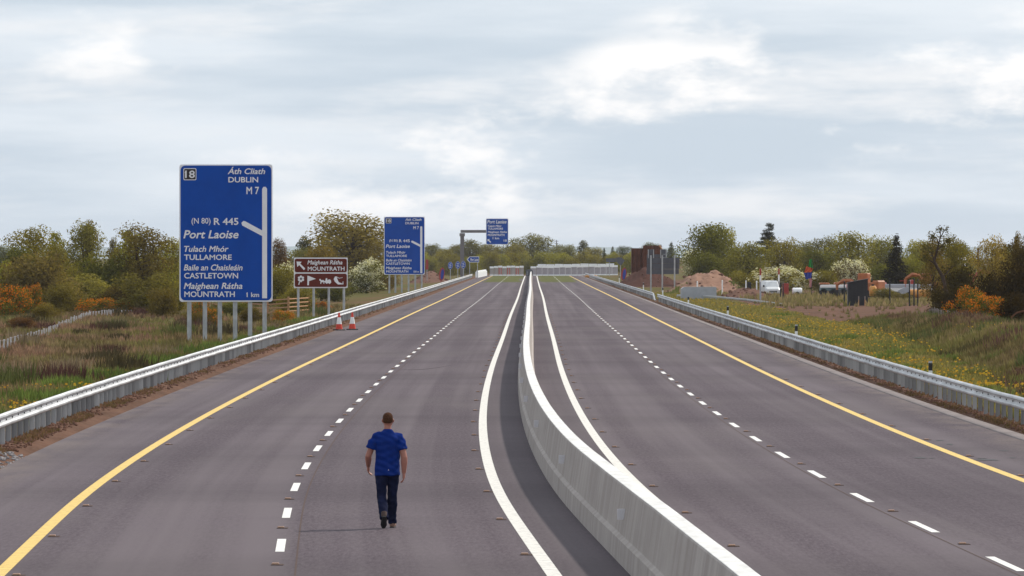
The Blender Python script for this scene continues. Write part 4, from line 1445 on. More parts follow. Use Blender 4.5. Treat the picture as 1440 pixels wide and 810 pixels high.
# ================================================================== PERSON
def remeshed(name, mb, mat, parent, voxel=.008, smooth_it=4, disp=0.):
    me = mesh_np('t', mb.v, mb.f)
    to = bpy.data.objects.new('t', me)
    COL.objects.link(to)
    md = to.modifiers.new('r', 'REMESH'); md.mode = 'VOXEL'; md.voxel_size = voxel
    sm_ = to.modifiers.new('s', 'SMOOTH'); sm_.iterations = smooth_it; sm_.factor = .5
    dg = bpy.context.evaluated_depsgraph_get()
    out_ = bpy.data.meshes.new_from_object(to.evaluated_get(dg))
    bpy.data.objects.remove(to, do_unlink=True)
    if disp:
        n = len(out_.vertices)
        co = np.empty(n * 3, dtype=np.float32); out_.vertices.foreach_get('co', co); co = co.reshape(-1, 3)
        no = np.empty(n * 3, dtype=np.float32); out_.vertices.foreach_get('normal', no); no = no.reshape(-1, 3)
        w_ = lump3(co * np.array((1.0, 1.0, .35)), 14, 1.) * .6 + lump3(co * np.array((.7, .7, 1.2)), 22, 2.) * .5
        co = co + no * (w_ * disp)[:, None]
        out_.vertices.foreach_set('co', co.ravel())
    out_.polygons.foreach_set('use_smooth', [True] * len(out_.polygons))
    out_.materials.clear()
    out_.name = name
    return ob(name, out_, M[mat], parent)

pd = F * CH / (743.0 - HY)
px_ = X_(545, pd)
man = thing('person', 'man in a blue T-shirt and dark jeans walking away along the empty lane', 'person', (px_, pd, 0))
LSH, LEL, LWR = (-.175, .03, 1.435), (-.295, .02, 1.115), (-.300, .17, .955)
RSH, REL, RWR = (.180, .03, 1.425), (.258, -.07, 1.09), (.252, -.06, .855)
LHP, LKN, LAN = (-.095, 0, .90), (-.092, -.03, .475), (-.045, -.30, .165)
RHP, RKN, RAN = (.090, 0, .90), (.066, .10, .47), (.066, .24, .09)
b = MB()
b.tube([(0, 0, .82), (0, 0, .95), (0, .015, 1.12), (0, .025, 1.30), (0, .03, 1.42), (0, .035, 1.48)], [(.13, .09), (.165, .11), (.150, .10), (.165, .115), (.16, .095), (.08, .07)], 16)
b.tube([(0, .03, 1.42), (0, .04, 1.50), (0, .055, 1.585)], [.07, .058, .056], 14)
hx = .004
b.tube([(hx, .07, 1.545), (hx, .075, 1.57), (hx, .08, 1.61), (hx, .075, 1.66), (hx, .07, 1.715), (hx, .065, 1.755), (hx, .06, 1.772)],
       [(.035, .045), (.055, .075), (.068, .092), (.075, .100), (.074, .098), (.056, .075), (.022, .03)], 16)
for s_ in (-1, 1):      # ears
    b.tube([(hx + s_ * .070, .08, 1.625), (hx + s_ * .086, .07, 1.645), (hx + s_ * .089, .065, 1.67), (hx + s_ * .074, .072, 1.685)], [(.010, .014), (.010, .018), (.010, .018), (.008, .012)], 8)
b.tube([(hx, .165, 1.635), (hx, .192, 1.625), (hx, .165, 1.612)], [.012, .014, .012], 8)     # nose
b.tube([(hx - .02, .165, 1.59), (hx + .02, .165, 1.59)], .008, 6, ref=(0, 0, 1))                # mouth
b.tube([(hx, .15, 1.56), (hx, .158, 1.565)], .02, 8)                                             # chin
for A, E, W in ((LSH, LEL, LWR), (RSH, REL, RWR)):
    A, E, W = Vector(A), Vector(E), Vector(W)
    b.tube([A, A.lerp(E, .35), A.lerp(E, .8), E, E.lerp(W, .3), E.lerp(W, .75), W], [.048, .054, .050, .049, .052, .040, .033], 12)
for H_, K, A in ((LHP, LKN, LAN), (RHP, RKN, RAN)):
    H_, K, A = Vector(H_), Vector(K), Vector(A)
    b.tube([H_, H_.lerp(K, .3), H_.lerp(K, .85), K, K.lerp(A, .3), K.lerp(A, .8), A], [.088, .082, .060, .056, .058, .042, .038], 12)
# hands: palm, four curled fingers, thumb
def hand(W, E, side, curl, fwd):
    W, E = Vector(W), Vector(E)
    dn = (W - E).normalized()
    dn = (dn * .45 + Vector((0, 0, -1)) * .55).normalized()
    inn = Vector((-side, 0, 0))                   # palm faces the thigh
    inn = (inn - dn * inn.dot(dn)).normalized()
    fw = dn.cross(inn)
    if fw.y < 0:
        fw = -fw
    kn = W + dn * .085
    b.tube([W - dn * .01, W + dn * .03, W + dn * .065, kn], [(.030, .023), (.041, .023), (.045, .022), (.043, .018)], 12, ref=fw)
    for k, ln in enumerate((.078, .086, .080, .066)):
        r0 = kn + fw * (.033 - .022 * k) - dn * .01
        a1 = r0 + dn * (ln * .50) + inn * (.012 * curl)
        a2 = a1 + dn * (ln * .32) + inn * (.026 * curl)
        a3 = a2 + dn * (ln * .10) + inn * (.026 * curl)
        b.tube([r0, a1, a2, a3], [.0112, .0106, .0096, .0075], 8)
    t0 = W + dn * .028 + fw * .030
    t1 = t0 + dn * .030 + fw * .020 + inn * .012
    t2 = t1 + dn * .026 + fw * .004 + inn * .012
    b.tube([t0, t1, t2], [.0135, .011, .0075], 8)
hand(LWR, LEL, -1, 1.0, 1)
hand(RWR, REL, 1, .8, 1)
body = remeshed('body', b, 'skin', man, .0065, 3)
# hair: close-cropped cap standing just off the skull
h = MB()
h.tube([(hx, .045, 1.605), (hx, .050, 1.64), (hx, .058, 1.69), (hx, .060, 1.735), (hx, .060, 1.768), (hx, .060, 1.784)],
       [(.050, .058), (.074, .082), (.081, .094), (.074, .090), (.052, .066), (.015, .02)], 16)
remeshed('hair', h, 'hair', man, .008, 3, .002)
for s_ in (-1, 1):
    e = MB().tube([(hx + s_ * .03, .162, 1.655), (hx + s_ * .03, .172, 1.655)], [.012, .008], 8)
    e.build('eye', M['rubber'], man)
# T-shirt
s_ = MB()
s_.tube([(.0, -.005, .815), (.0, -.004, .90), (0, .005, 1.04), (0, .015, 1.20), (0, .02, 1.33), (0, .025, 1.40), (0, .03, 1.455), (0, .035, 1.515)],
        [(.196, .135), (.197, .135), (.186, .128), (.188, .135), (.196, .140), (.192, .125), (.150, .100), (.070, .068)], 24)
for A, E in ((LSH, LEL), (RSH, REL)):
    A, E = Vector(A), Vector(E)
    sh = Vector((A.x * .55, A.y, A.z - .005))
    s_.tube([sh, Vector((A.x * .95, A.y, A.z - .03)), A.lerp(E, .35), A.lerp(E, .66)], [.070, .076, .078, .084], 16)
shirt = remeshed('t_shirt', s_, 'tshirt', man, .009, 5, .017)
co_ = MB().tube([(0, .033, 1.495), (0, .037, 1.522)], [(.074, .072), (.066, .064)], 20, cap=False)
co_.build('collar', M['tshirt'], shirt, sm=True)
MB().bbox(.012, .022, -.139, -.132, .895, .912, .002).build('shirt_logo', M['cone_white'], shirt)
# jeans
j = MB()
j.tube([(0, 0, .80), (0, 0, .88), (0, 0, .97)], [(.165, .115), (.182, .128), (.175, .115)], 20)
for H_, K, A, k in ((LHP, LKN, LAN, 0), (RHP, RKN, RAN, 1)):
    H_, K, A = Vector(H_), Vector(K), Vector(A)
    dn = (A - K).normalized()
    j.tube([H_ + Vector((0, 0, .03)), H_.lerp(K, .3), H_.lerp(K, .7), K, K.lerp(A, .35), K.lerp(A, .75), A + dn * .015], [.102, .096, .080, .074, .078, .068, .066], 16)
jeans = remeshed('jeans', j, 'denim', man, .009, 3, .012)
# shoes
def shoe(heel, toe_, up, mat):
    H_, T_, U = Vector(heel), Vector(toe_), Vector(up)
    ax = (T_ - H_)
    k = MB()
    k.tube([H_ + U * .04, H_ + ax * .12 + U * .048, H_ + ax * .42 + U * .045, H_ + ax * .75 + U * .035, H_ + ax * .97 + U * .025], [(.030, .034), (.040, .050), (.043, .046), (.049, .032), (.028, .018)], 14, ref=(1, 0, 0))
    k.tube([H_ + U * .05 + ax * .16, H_ + U * .12 + ax * .10], [.047, .045], 12)
    so = remeshed('shoe', k, mat, man, .008, 2)
    q = MB().tube([H_ + U * .009 - ax * .01, H_ + ax * .3 + U * .006, H_ + ax * .72 + U * .006, H_ + ax * 1.0 + U * .012], [(.034, .012), (.038, .012), (.050, .012), (.026, .009)], 14, ref=(1, 0, 0))
    q.build('sole', M['rubber'], so)
axl = Vector((-.01, .175, -.19)); upl = Vector((0, .74, .68)).normalized()
shoe((-.045, -.385, .19), (-.058, -.215, .004), (0, .66, .75), 'shoe')
shoe((.062, .19, .0), (.085, .47, .004), (0, 0, 1), 'shoe_tan')

# ================================================================== CONES, MARKER POSTS
def cone(px, py, label):
    d = F * CH / (py - HY)
    t = thing('traffic_cone', label, 'cone', (X_(px, d), d, 0), rnd.uniform(0, 1), 'cones by the left guardrail')
    MB().bbox(-.27, .27, -.27, .27, .0, .07, .03).build('base', M['rubber'], t)
    def seg(name, z0, z1, mat, lip=0.):
        rr = lambda z: .215 - .17 * z
        MB().tube([(0, 0, z0), (0, 0, z1)], [rr(z0) + lip, rr(z1) + lip], 20, cap=True).build(name, M[mat], t, sm=False)
    seg('lower_body', .07, .36, 'cone_orange')
    seg('sleeve', .36, .74, 'cone_white', .004)
    seg('upper_body', .74, .98, 'cone_orange')
    MB().tube([(0, 0, .98), (0, 0, 1.01), (0, 0, 1.0)], [.055, .05, .03], 16).build('rim', M['cone_orange'], t)
cone(476.8, 464.6, 'orange and white traffic cone, left one of the pair by the guardrail')
cone(495.4, 464.0, 'orange and white traffic cone, right one of the pair by the guardrail')

def marker(px, ytop, d, label, off=None):
    x = X_(px, d)
    t = thing('marker_post', label, 'post', (x, d, hz(x, d) - .02), 0, 'marker posts behind the right guardrail')
    top = Z_(ytop, d) - t.location.z
    MB().bbox(-.062, .062, -.05, .05, -.3, top - .30, .015).build('shaft', M['white_plastic'], t)
    MB().bbox(-.063, .063, -.051, .051, top - .298, top - .06, .01).build('band', M['rubber'], t)
    MB().bbox(-.062, .062, -.05, .05, top - .058, top, .015).build('cap', M['container_grey'], t)
for px, yt, d, lb in ((1308.5, 508, 213, 'white marker post with a blue-black band, nearest on the right verge'), (1119.8, 456.5, 300, 'white marker post with a dark band, second on the right verge'),
                      (1023.5, 430.2, 425, 'white marker post with a dark band, third on the right verge'), (968, 416.5, 545, 'white marker post behind the gap in the right guardrails'),
                      (932, 404, 690, 'white marker post in front of the middle leg of the grey sign back'), (904.8, 397.2, 800, 'small white marker post left of the grey sign back'),
                      (885, 391, 930, 'small white marker post below the rusty piles'), (870.8, 388, 1010, 'tiny white marker post beside the tilted sign on the right')):
    marker(px, yt, d, lb)

# ================================================================== FENCES
def lerp_path(path, n):
    """path of (px, ytop, d): n evenly spaced points along it"""
    P_ = [Vector((X_(a, d_), d_, Z_(b, d_))) for a, b, d_ in path]
    ln = [0]
    for i in range(1, len(P_)):
        ln.append(ln[-1] + (P_[i] - P_[i - 1]).length)
    out_ = []
    for k in range(n):
        q = ln[-1] * k / (n - 1)
        i = max(j for j in range(len(ln)) if ln[j] <= q + 1e-9)
        i = min(i, len(P_) - 2)
        out_.append(P_[i].lerp(P_[i + 1], (q - ln[i]) / max(1e-6, ln[i + 1] - ln[i])))
    return out_

def post_fence(label, path, n, pw, mat, wires, wmat, name='post_and_wire_fence', lift=0., minh=.4, thick=.012):
    pts = lerp_path(path, n)
    t = thing(name, label, 'fence', (pts[0].x, pts[0].y, hz(pts[0].x, pts[0].y)))
    o0 = t.location
    tops = []
    for i, p_ in enumerate(pts):
        g0 = hz(p_.x, p_.y)
        top = max(p_.z + lift, g0 + minh) + rnd.uniform(-.05, .05)
        tops.append((p_, g0, top))
        mb = MB().bbox(-pw / 2, pw / 2, -pw / 2, pw / 2, -.3, top - g0, pw * .2)
        o = mb.build('post' if name != 'paling_fence' else 'pale', M[mat], t, (p_.x - o0.x, p_.y - o0.y, g0 - o0.z))
        o.rotation_euler = (rnd.uniform(-.05, .05), rnd.uniform(-.06, .06), rnd.uniform(0, .6))
    for f_ in wires:
        line_ = [(p_.x - o0.x, p_.y - o0.y + .02, g0 + (tp - g0) * f_ - o0.z) for p_, g0, tp in tops]
        MB().tube(line_, thick, 4, ref=(0, 0, 1)).build('wire', M[wmat], t)
    return t
post_fence('pale wire fence winding across the left field below the gorse', [(-6, 479.5, 300), (34, 470, 330), (60, 463, 355), (90, 451, 395), (112, 442, 425), (126, 439, 450)], 40, .075, 'pale_paling', (.5, .9), 'paling')
post_fence('pale paling fence descending from the crest towards the dense dark bush', [(127, 439.4, 452), (150, 441.5, 458), (165, 444, 464), (184, 448.5, 470)], 18, .08, 'pale_paling', (.5, .92), 'paling')
post_fence('grey chestnut paling fence in front of the orange gorse on the right', [(1308, 437.5, 402), (1340, 440, 388), (1360, 446, 372), (1385, 453, 356), (1408, 460, 342), (1426, 465.5, 332)], 74, .06, 'paling', (.3, .85), 'paling', 'paling_fence', minh=.75)

# brown post-and-rail fence on the left
ps = [(434.5, 500), (405.5, 486), (376, 492), (348, 512), (320, 536), (294, 560), (268, 590)]
t = thing('timber_fence', 'brown timber post-and-rail fence between the big blue sign and the brown sign', 'fence', (X_(434.5, 500), 500, hz(X_(434.5, 500), 500)))
o0 = t.location.copy()
prev = None
for px, d in ps:
    x = X_(px, d); g0 = hz(x, d)
    MB().bbox(-.08, .08, -.06, .06, -.3, 1.38, .02).build('post', M['timber'], t, (x - o0.x, d - o0.y, g0 - o0.z))
    if prev:
        for zr in (.30, .60, .90, 1.20):
            a = Vector((prev[0] - o0.x, prev[1] - o0.y - .09, prev[2] - o0.z + zr)); b_ = Vector((x - o0.x, d - o0.y - .09, g0 - o0.z + zr))
            MB().tube([a, b_], [(.05, .025), (.05, .025)], 4, ref=(0, 0, 1)).build('rail', M['timber'], t)
    prev = (x, d, g0)
# weathered stile frame on the right bank
d = 296
x = X_(1432, d)
t = thing('stile', 'weathered brown timber stile frame at the right edge above the bank', 'stile', (x, d, hz(x, d)))
for q, tp in ((-.28, .62), (-.12, .55), (.30, .85)):
    MB().bbox(q - .04, q + .04, -.04, .04, -.3, tp, .012).build('post', M['old_timber'], t)
MB().tube([(-.34, -.03, .55), (-.10, 0, .78), (.36, .05, .9)], [.04, .04, .04], 6).build('hand_rail', M['old_timber'], t)
MB().bbox(-.30, .5, -.03, .03, .30, .40, .01).build('step', M['old_timber'], t)

# ================================================================== EARTH AND FAR END
def heap(name, px0, px1, ytop, d, depth, mat, label, skew=.5, rough=.12, seed=1, flat=.45):
    """earth heap of real depth; crest line at distance d"""
    x0, x1 = X_(px0, d), X_(px1, d)
    zc = Z_(ytop, d)
    nx, ny = 64, 26
    v = []
    for j in range(ny + 1):
        w_ = j / ny
        yy = d - depth * skew + depth * w_
        for i in range(nx + 1):
            u = i / nx
            x = x0 + (x1 - x0) * u
            e = smooth(0, flat * .6, u) * smooth(0, flat * .6, 1 - u)
            e2 = smooth(0, skew, w_) * smooth(0, max(.05, 1 - skew), 1 - w_)
            g0 = hz(x, yy)
            nn = 1.3 * mnoise.noise((x * .45, yy * .12, seed)) + .8 * mnoise.noise((x * 1.1, yy * .3, seed + 3)) + .5 * mnoise.noise((x * 3.0, yy * .9, seed + 6))
            v.append((x, yy, g0 - .15 + (zc - g0 + .15) * e * e2 + rough * nn * e * e2))
    n = nx + 1
    f = np.array([(j * n + i, j * n + i + 1, (j + 1) * n + i + 1, (j + 1) * n + i) for j in range(ny) for i in range(nx)])
    o = ob(name, mesh_np(name, v, f, None, True), M[mat])
    return tag(o, label, 'earth', kind='structure')
heap('earth_bank', 925, 1066, 386.0, 752, 60, 'pale_soil', 'pale orange earth bank right of the grey sign back', seed=2, rough=.62, flat=.7)
heap('earth_bank', 855, 965, 378.5, 930, 90, 'dark_soil', 'dark brown earth piled against the rusty piles', seed=5, rough=.55, flat=.8)
heap('earth_bank', 1003, 1096, 405.5, 640, 26, 'soil', 'low brown earth mound beside the grey concrete block', seed=7, rough=.12, flat=.7)
heap('earth_bank', 570, 640, 381, 1120, 60, 'soil', 'reddish brown earth left of the guardrail near the gantry', seed=9, flat=.9)

r = random.Random(77)
cb = MB(); wx, wy = [], []
dg_ = bpy.context.evaluated_depsgraph_get()
for o_ in [o for o in COL.objects if o.name.startswith('earth_bank')]:
    vv = o_.data.vertices
    for k in range(260):
        p_ = vv[r.randrange(len(vv))].co
        q = r.uniform(.05, .22)
        a, b_ = p_.x + r.uniform(-.3, .3), p_.y + r.uniform(-.6, .6)
        cb.tube([(a, b_, p_.z - q * .5), (a + r.uniform(-q, q) * .3, b_, p_.z + q * .25), (a, b_, p_.z + q * .6)], [q, q * r.uniform(.8, 1.3), q * .4], 5)
o = cb.build('soil_clods', M['soil'])
tag(o, 'clods and stones lying over the earth banks', 'earth', kind='stuff')
P_ = []
bk = [o for o in COL.objects if o.name == 'earth_bank'][0].data.vertices
for k in range(1500):
    p_ = bk[r.randrange(len(bk))].co
    if p_.y < 745 and mnoise.noise((p_.x * .35, p_.y * .06, 3)) > -.05:
        P_.append((p_.x + r.uniform(-.2, .2), p_.y + r.uniform(-1, 1), p_.z - .05))
P_ = np.array(P_)
o = tufts('bank_weeds', P_, .15 + .3 * RNG.random(len(P_)), np.tile(np.array((.16, .18, .05)), (len(P_), 1)), 88, wid=.05)
tag(o, 'green weeds on the front of the pale earth bank', 'weeds', kind='stuff')

# rusty sheet piles
def piles(px0, px1, ytop, d, depth, parent, dz=0):
    x0, x1 = X_(px0, d), X_(px1, d)
    z1 = Z_(ytop, d) - dz
    n = max(6, int((x1 - x0) / .28))
    out_ = []
    for i in range(n + 1):
        x = x0 + (x1 - x0) * i / n
        k = .05 if (i // 1) % 2 else -.05
        out_.append((x, -depth / 2 + k))
    loop = out_ + [(x1, depth / 2), (x0, depth / 2)]
    c0 = parent.location
    m_ = len(loop)
    v = [(a - c0.x, d + b_ - c0.y, -.3) for a, b_ in loop] + [(a - c0.x, d + b_ - c0.y, z1) for a, b_ in loop]
    f = [(i, (i + 1) % m_, m_ + (i + 1) % m_, m_ + i) for i in range(m_)] + [tuple(range(m_, 2 * m_)), tuple(range(m_ - 1, -1, -1))]
    return MB().add(v, f).build('pile_wall', M['rust'], parent)
t = thing('sheet_piles', 'tall rusty brown sheet-pile block standing on the dark earth bank', 'piling', (X_(909, 960), 960, 0))
piles(888, 905.2, 349.2, 962, 4, t)
p_ = piles(904.5, 930, 345.2, 960, 5, t)
MB().tube([(X_(927, 956) - t.location.x, -3.2, Z_(345.0, 957)), (X_(931, 956) - t.location.x, -3.2, Z_(350.5, 957))], .12, 6).build('cap_edge', M['timber'], t)

# precast block
d = 636
x0, x1 = X_(957.5, d), X_(1007, d)
t = thing('concrete_block', 'grey precast concrete block lying beside the brown mound on the right', 'concrete block', ((x0 + x1) / 2, d, hz((x0 + x1) / 2, d)))
hw = (x1 - x0) / 2
MB().prism([(-hw, -.2), (hw, -.2), (hw, Z_(405.8, d)), (-hw + .25, Z_(405.2, d)), (-hw, Z_(407.5, d))], -1.4, 1.4).build('body', M['container_grey'], t)
MB().box(-hw + .3, hw - .02, -1.2, 1.2, Z_(405.4, d) - .02, Z_(404.6, d)).build('lid', M['concrete'], t)
# low rail along the slip road
t = thing('slip_road_rail', 'thin low steel rail beside the slip road behind the right guardrail', 'guardrail', (X_(955, 640), 640, 0))
pp = [(952, 415.5, 655), (1000, 417, 628), (1050, 421.5, 600), (1100, 428, 560)]
pts = [Vector((X_(a, d_) - t.location.x, d_ - 640, Z_(b_, d_))) for a, b_, d_ in pp]
MB().tube(pts, [(.10, .03)] * 4, 6, ref=(0, 0, 1)).build('beam', M['post_steel'], t)
for k in range(14):
    u = k / 13 * 2.999
    i = int(u); q = pts[i].lerp(pts[i + 1], u - i)
    MB().box(-.04, .04, .03, .11, -.4, q.z + .02).build('post', M['post_steel'], t, (q.x, q.y, 0))

# crash cushion at the far end of the median
d = 1452
t = thing('crash_cushion', 'dark grey block ending the median barrier at the far end', 'crash cushion', (cx(d) - .35, d, 0))
MB().prism([(-.8, -.05), (.8, -.05), (.75, 1.15), (.45, 1.45), (-.45, 1.45), (-.75, 1.15)], -4, -.0).build('body', M['sign_back'], t)
for q in (-.5, .5):
    MB().box(q - .06, q + .06, -4.03, -4.0, .2, 1.0).build('stripe', M['container_grey'], t)
# barricade across the left carriageway: panels, some red
def panel(px0, px1, y0, d, mat, label, grp, red=False):
    xa, xb = X_(px0, d), X_(px1, d)
    t = thing('barricade_panel', label, 'barricade', ((xa + xb) / 2, d, hz((xa + xb) / 2, d) if d > END else 0), 0, grp)
    hw = (xb - xa) / 2 - .02
    h_ = Z_(y0, d) - t.location.z
    MB().bbox(-hw, hw, -.12, .12, .25, h_ - .44, .03).build('board', M[mat], t)
    MB().bbox(-hw, hw, -.2, .2, h_ - .42, h_, .06).build('cap_rail', M['white_plastic'], t)
    MB().bbox(-hw, hw, -.3, .3, -.02, .28, .06).build('foot', M['white_plastic'], t)
    if red:
        for q in (-.25, .2):
            MB().box(q - .09, q + .09, -.135, -.121, .3, h_ - .4).build('red_strip', M['red_plastic'], t)
d = 1476
for i in range(8):
    panel(688.5 + 6.0 * i, 694.5 + 6.0 * i, 374.4 - i * .08 + rnd.uniform(-.5, .5), d, 'concrete', ('%s panel from the left in the left barricade, with red strips' if i in (2, 4, 6) else '%s panel from the left in the left barricade, plain pale grey') % ORD[i],
          'red striped barricade panels' if i in (2, 4, 6) else 'plain barricade panels', i in (2, 4, 6))
for i in range(15):
    panel(746 + 8.2 * i, 754.1 + 8.2 * i, 374.2 - i * .12 + rnd.uniform(-.5, .5), d + 2 + i * .5, 'barricade_grey', '%s white-topped panel from the left in the barricade across the right carriageway' % ORD[i], 'right barricade panels')
for i in range(9):
    panel(756 + 12 * i, 767.8 + 12 * i, 371.6 - i * .1 + rnd.uniform(-.4, .4), 1520, 'white_plastic', '%s white panel from the left in the second row behind the right barricade' % ORD[i], 'second row of barricade panels')
# white water-filled barriers closing the left hard shoulder
for i in range(7):
    d = 1340 + 20 * i
    x = cx(d) - 10.9 + i * .12
    t = thing('water_barrier', 'white water-filled barrier on the far left shoulder, %s of the row from the camera' % ORD[i], 'barrier', (x, d, 0), math.radians(82), 'white barriers on the far left shoulder')
    MB().prism([(-.95, -.0), (.95, 0), (.95, .35), (.92, 1.15), (-.92, 1.15), (-.95, .35)], -.28, .28).build('body', M['white_plastic'], t)
    MB().bbox(-.9, .9, -.12, .12, 1.14, 1.4, .05).build('top_rib', M['white_plastic'], t)
for i, (px, d) in enumerate(((826, 1330), (836.5, 1345))):
    t = thing('sandbag', ('yellow sandbag on the far right carriageway, left one', 'yellow sandbag on the far right carriageway, right one')[i], 'sandbag', (X_(px, d), d, 0), .3)
    MB().tube([(-.55, 0, .12), (-.4, 0, .2), (0, .02, .26), (.4, 0, .2), (.55, 0, .12)], [.06, .22, .27, .22, .06], 8, ref=(0, 0, 1)).build('sack', M['plant_amber'], t)
    MB().tube([(.5, 0, .14), (.62, 0, .2)], [.05, .09], 6, ref=(0, 0, 1)).build('tie', M['plant_amber'], t)

# ================================================================== WORKS YARD
def pole(name, px, y0, y1, d, r_, mat, label, cat='pole', group=None, bands=()):
    x = X_(px, d); g0 = hz(x, d)
    t = thing(name, label, cat, (x, d, g0), 0, group)
    z1 = Z_(y0, d) - g0
    MB().tube([(0, 0, -.4), (0, 0, z1 * .5), (0, 0, z1)], [r_ * 1.1, r_, r_ * .9], 8).build('shaft', M[mat], t)
    MB().tube([(0, 0, z1), (0, 0, z1 + .05)], [r_, r_ * .3], 8).build('cap', M[mat], t)
    for a, b_, mm_ in bands:
        MB().tube([(0, 0, z1 * a), (0, 0, z1 * b_)], r_ * 1.15, 8).build('band', M[mm_], t)
    return t
pole('height_pole', 1069.3, 378, 423, 600, .075, 'container_grey', 'tall grey pole with white and red top bands left of the white van', bands=((.80, 1.01, 'plant_red'), (.58, .795, 'cone_white')))
pole('height_pole', 1095.3, 378, 420, 690, .075, 'container_grey', 'tall pole with white and red top bands right of the white van', bands=((.80, 1.01, 'plant_red'), (.55, .795, 'cone_white')))
for px, y0, d, lb in ((1097.5, 398, 600, 'dark thin post right of the white van'), (1101.3, 399, 600, 'second dark thin post right of the white van'), (1187.3, 396, 553, 'thin black pole left of the black shed'),
                      (1251.3, 392, 553, 'black pole in front of the grey trailer, leftmost of four'), (1279, 395, 553, 'black pole in front of the grey trailer, second of four'),
                      (1285.3, 392, 553, 'black pole in front of the grey trailer, third of four'), (1290.6, 393, 553, 'black pole in front of the grey trailer, rightmost of four')):
    pole('steel_pole', px, y0, 431, d, .06, 'black_steel', lb)
pole('timber_pole', 1375.5, 349, 400, 600, .09, 'old_timber', 'brown wooden pole standing among the trees on the right')
for px, y0, d, lb in ((980.5, 396, 690, 'short white post on the pale earth bank, leftmost'), (1015.7, 394.5, 690, 'short white post on the right of the pale earth bank'), (1049, 395, 690, 'short white post beside the small black box'), (1064, 395.5, 690, 'thin white post left of the red-topped pole')):
    pole('white_post', px, y0, 410, d, .07, 'white_plastic', lb, 'post')
d = 688; x = X_(1053.6, d)
t = thing('control_box', 'small black box on legs beside a short white post', 'box', (x, d, hz(x, d)))
MB().bbox(-.2, .2, -.15, .15, .55, Z_(396.5, d) - t.location.z, .03).build('case', M['black_steel'], t)
for q in (-.14, .14):
    MB().box(q - .03, q + .03, -.03, .03, -.2, .56).build('leg', M['black_steel'], t)

# white van seen from the front
d = 690; x = X_(1083.5, d)
t = thing('van', 'white van facing the road between two red-topped poles', 'van', (x, d, hz(x, d) + .02), math.radians(6))
t.scale = (.86, .86, .82)
def loftx(rings, name, mat, parent, sm=False):
    """rings: list of (y, z0, z1, half width bottom, half width top)"""
    v, f = [], []
    for yy, z0, z1, a, b_ in rings:
        v += [(-a, yy, z0), (a, yy, z0), (a * 1.01, yy, z0 + (z1 - z0) * .55), (b_, yy, z1 - .05), (b_ * .9, yy, z1), (-b_ * .9, yy, z1), (-b_, yy, z1 - .05), (-a * 1.01, yy, z0 + (z1 - z0) * .55)]
    for i in range(len(rings) - 1):
        for k in range(8):
            f.append((i * 8 + k, i * 8 + (k + 1) % 8, i * 8 + 8 + (k + 1) % 8, i * 8 + 8 + k))
    f += [tuple(range(7, -1, -1)), tuple(range((len(rings) - 1) * 8, len(rings) * 8))]
    return MB().add(v, f).build(name, M[mat], parent, sm=sm)
vb = loftx([(-2.3, .45, .95, .82, .78), (-2.05, .38, 1.12, .88, .84), (-1.55, .36, 1.25, .9, .84), (-.95, .36, 1.95, .9, .76), (-.3, .36, 2.05, .9, .78), (2.3, .36, 2.05, .9, .78), (2.4, .4, 1.95, .86, .74)], 'body', 'van_white', t)
MB().add([(-.78, -1.53, 1.27), (.78, -1.53, 1.27), (.66, -1.0, 1.86), (-.66, -1.0, 1.86)], [(0, 1, 2, 3)]).build('windscreen', M['glass_dark'], t)
for q in (-1, 1):
    MB().bbox(q * .66 - .14, q * .66 + .14, -2.27, -2.05, .72, .92, .03).build('headlight', M['glass_dark'], t)
    MB().bbox(q * 1.02 - .1, q * 1.02 + .1, -1.35, -1.2, 1.25, 1.5, .03).build('mirror', M['rubber'], t)
    for yy in (-1.5, 1.5):
        w_ = MB().tube([(q * .72, yy, .34), (q * .93, yy, .34)], .34, 16, ref=(0, 0, 1)).build('wheel', M['rubber'], t)
        MB().tube([(q * .931, yy, .34), (q * .94, yy, .34)], .19, 12, ref=(0, 0, 1)).build('rim', M['container_grey'], w_)
MB().bbox(-.5, .5, -2.33, -2.28, .58, .72, .02).build('grille', M['rubber'], t)

# flag on its pole
d = 640; x = X_(1141.5, d)
t = thing('flag', 'green, orange and blue flag hanging limp on a thin pole in the works yard', 'flag', (x, d, hz(x, d)))
z0 = t.location.z
MB().tube([(0, 0, -.3), (0, 0, Z_(365, d) - z0)], [.035, .025], 8).build('pole', M['black_steel'], t)
def cloth(pts, mat, seed):
    """pts: quad corners (px,py) tl, tr, br, bl ; folds along the drop"""
    g_ = [Vector((X_(a, d) - x, 0, Z_(b_, d) - z0)) for a, b_ in pts]
    n_ = 10
    v = []
    for j in range(n_ + 1):
        for i in range(n_ + 1):
            q = g_[0].lerp(g_[1], i / n_).lerp(g_[3].lerp(g_[2], i / n_), j / n_)
            v.append((q.x, .12 * math.sin(i * 1.3 + j * .5 + seed) * (1 - i / n_ * .6), q.z))
    n1 = n_ + 1
    f = np.array([(j * n1 + i, j * n1 + i + 1, (j + 1) * n1 + i + 1, (j + 1) * n1 + i) for j in range(n_) for i in range(n_)])
    return ob('cloth_band', mesh_np('cloth_band', v, f, None, True), M[mat], t)
cloth([(1138.5, 365), (1142, 364.5), (1143, 377), (1136.5, 375.5)], 'flag_green', 1)
cloth([(1134, 374.5), (1143, 377.2), (1141.8, 382.5), (1130.5, 383.5)], 'flag_orange', 2)
cloth([(1130.0, 383.8), (1141.8, 382.8), (1141, 391), (1133.5, 393)], 'flag_blue', 3)
cloth([(1137.5, 391.5), (1142, 391.2), (1141.5, 404), (1138.5, 404)], 'flag_pink', 4)

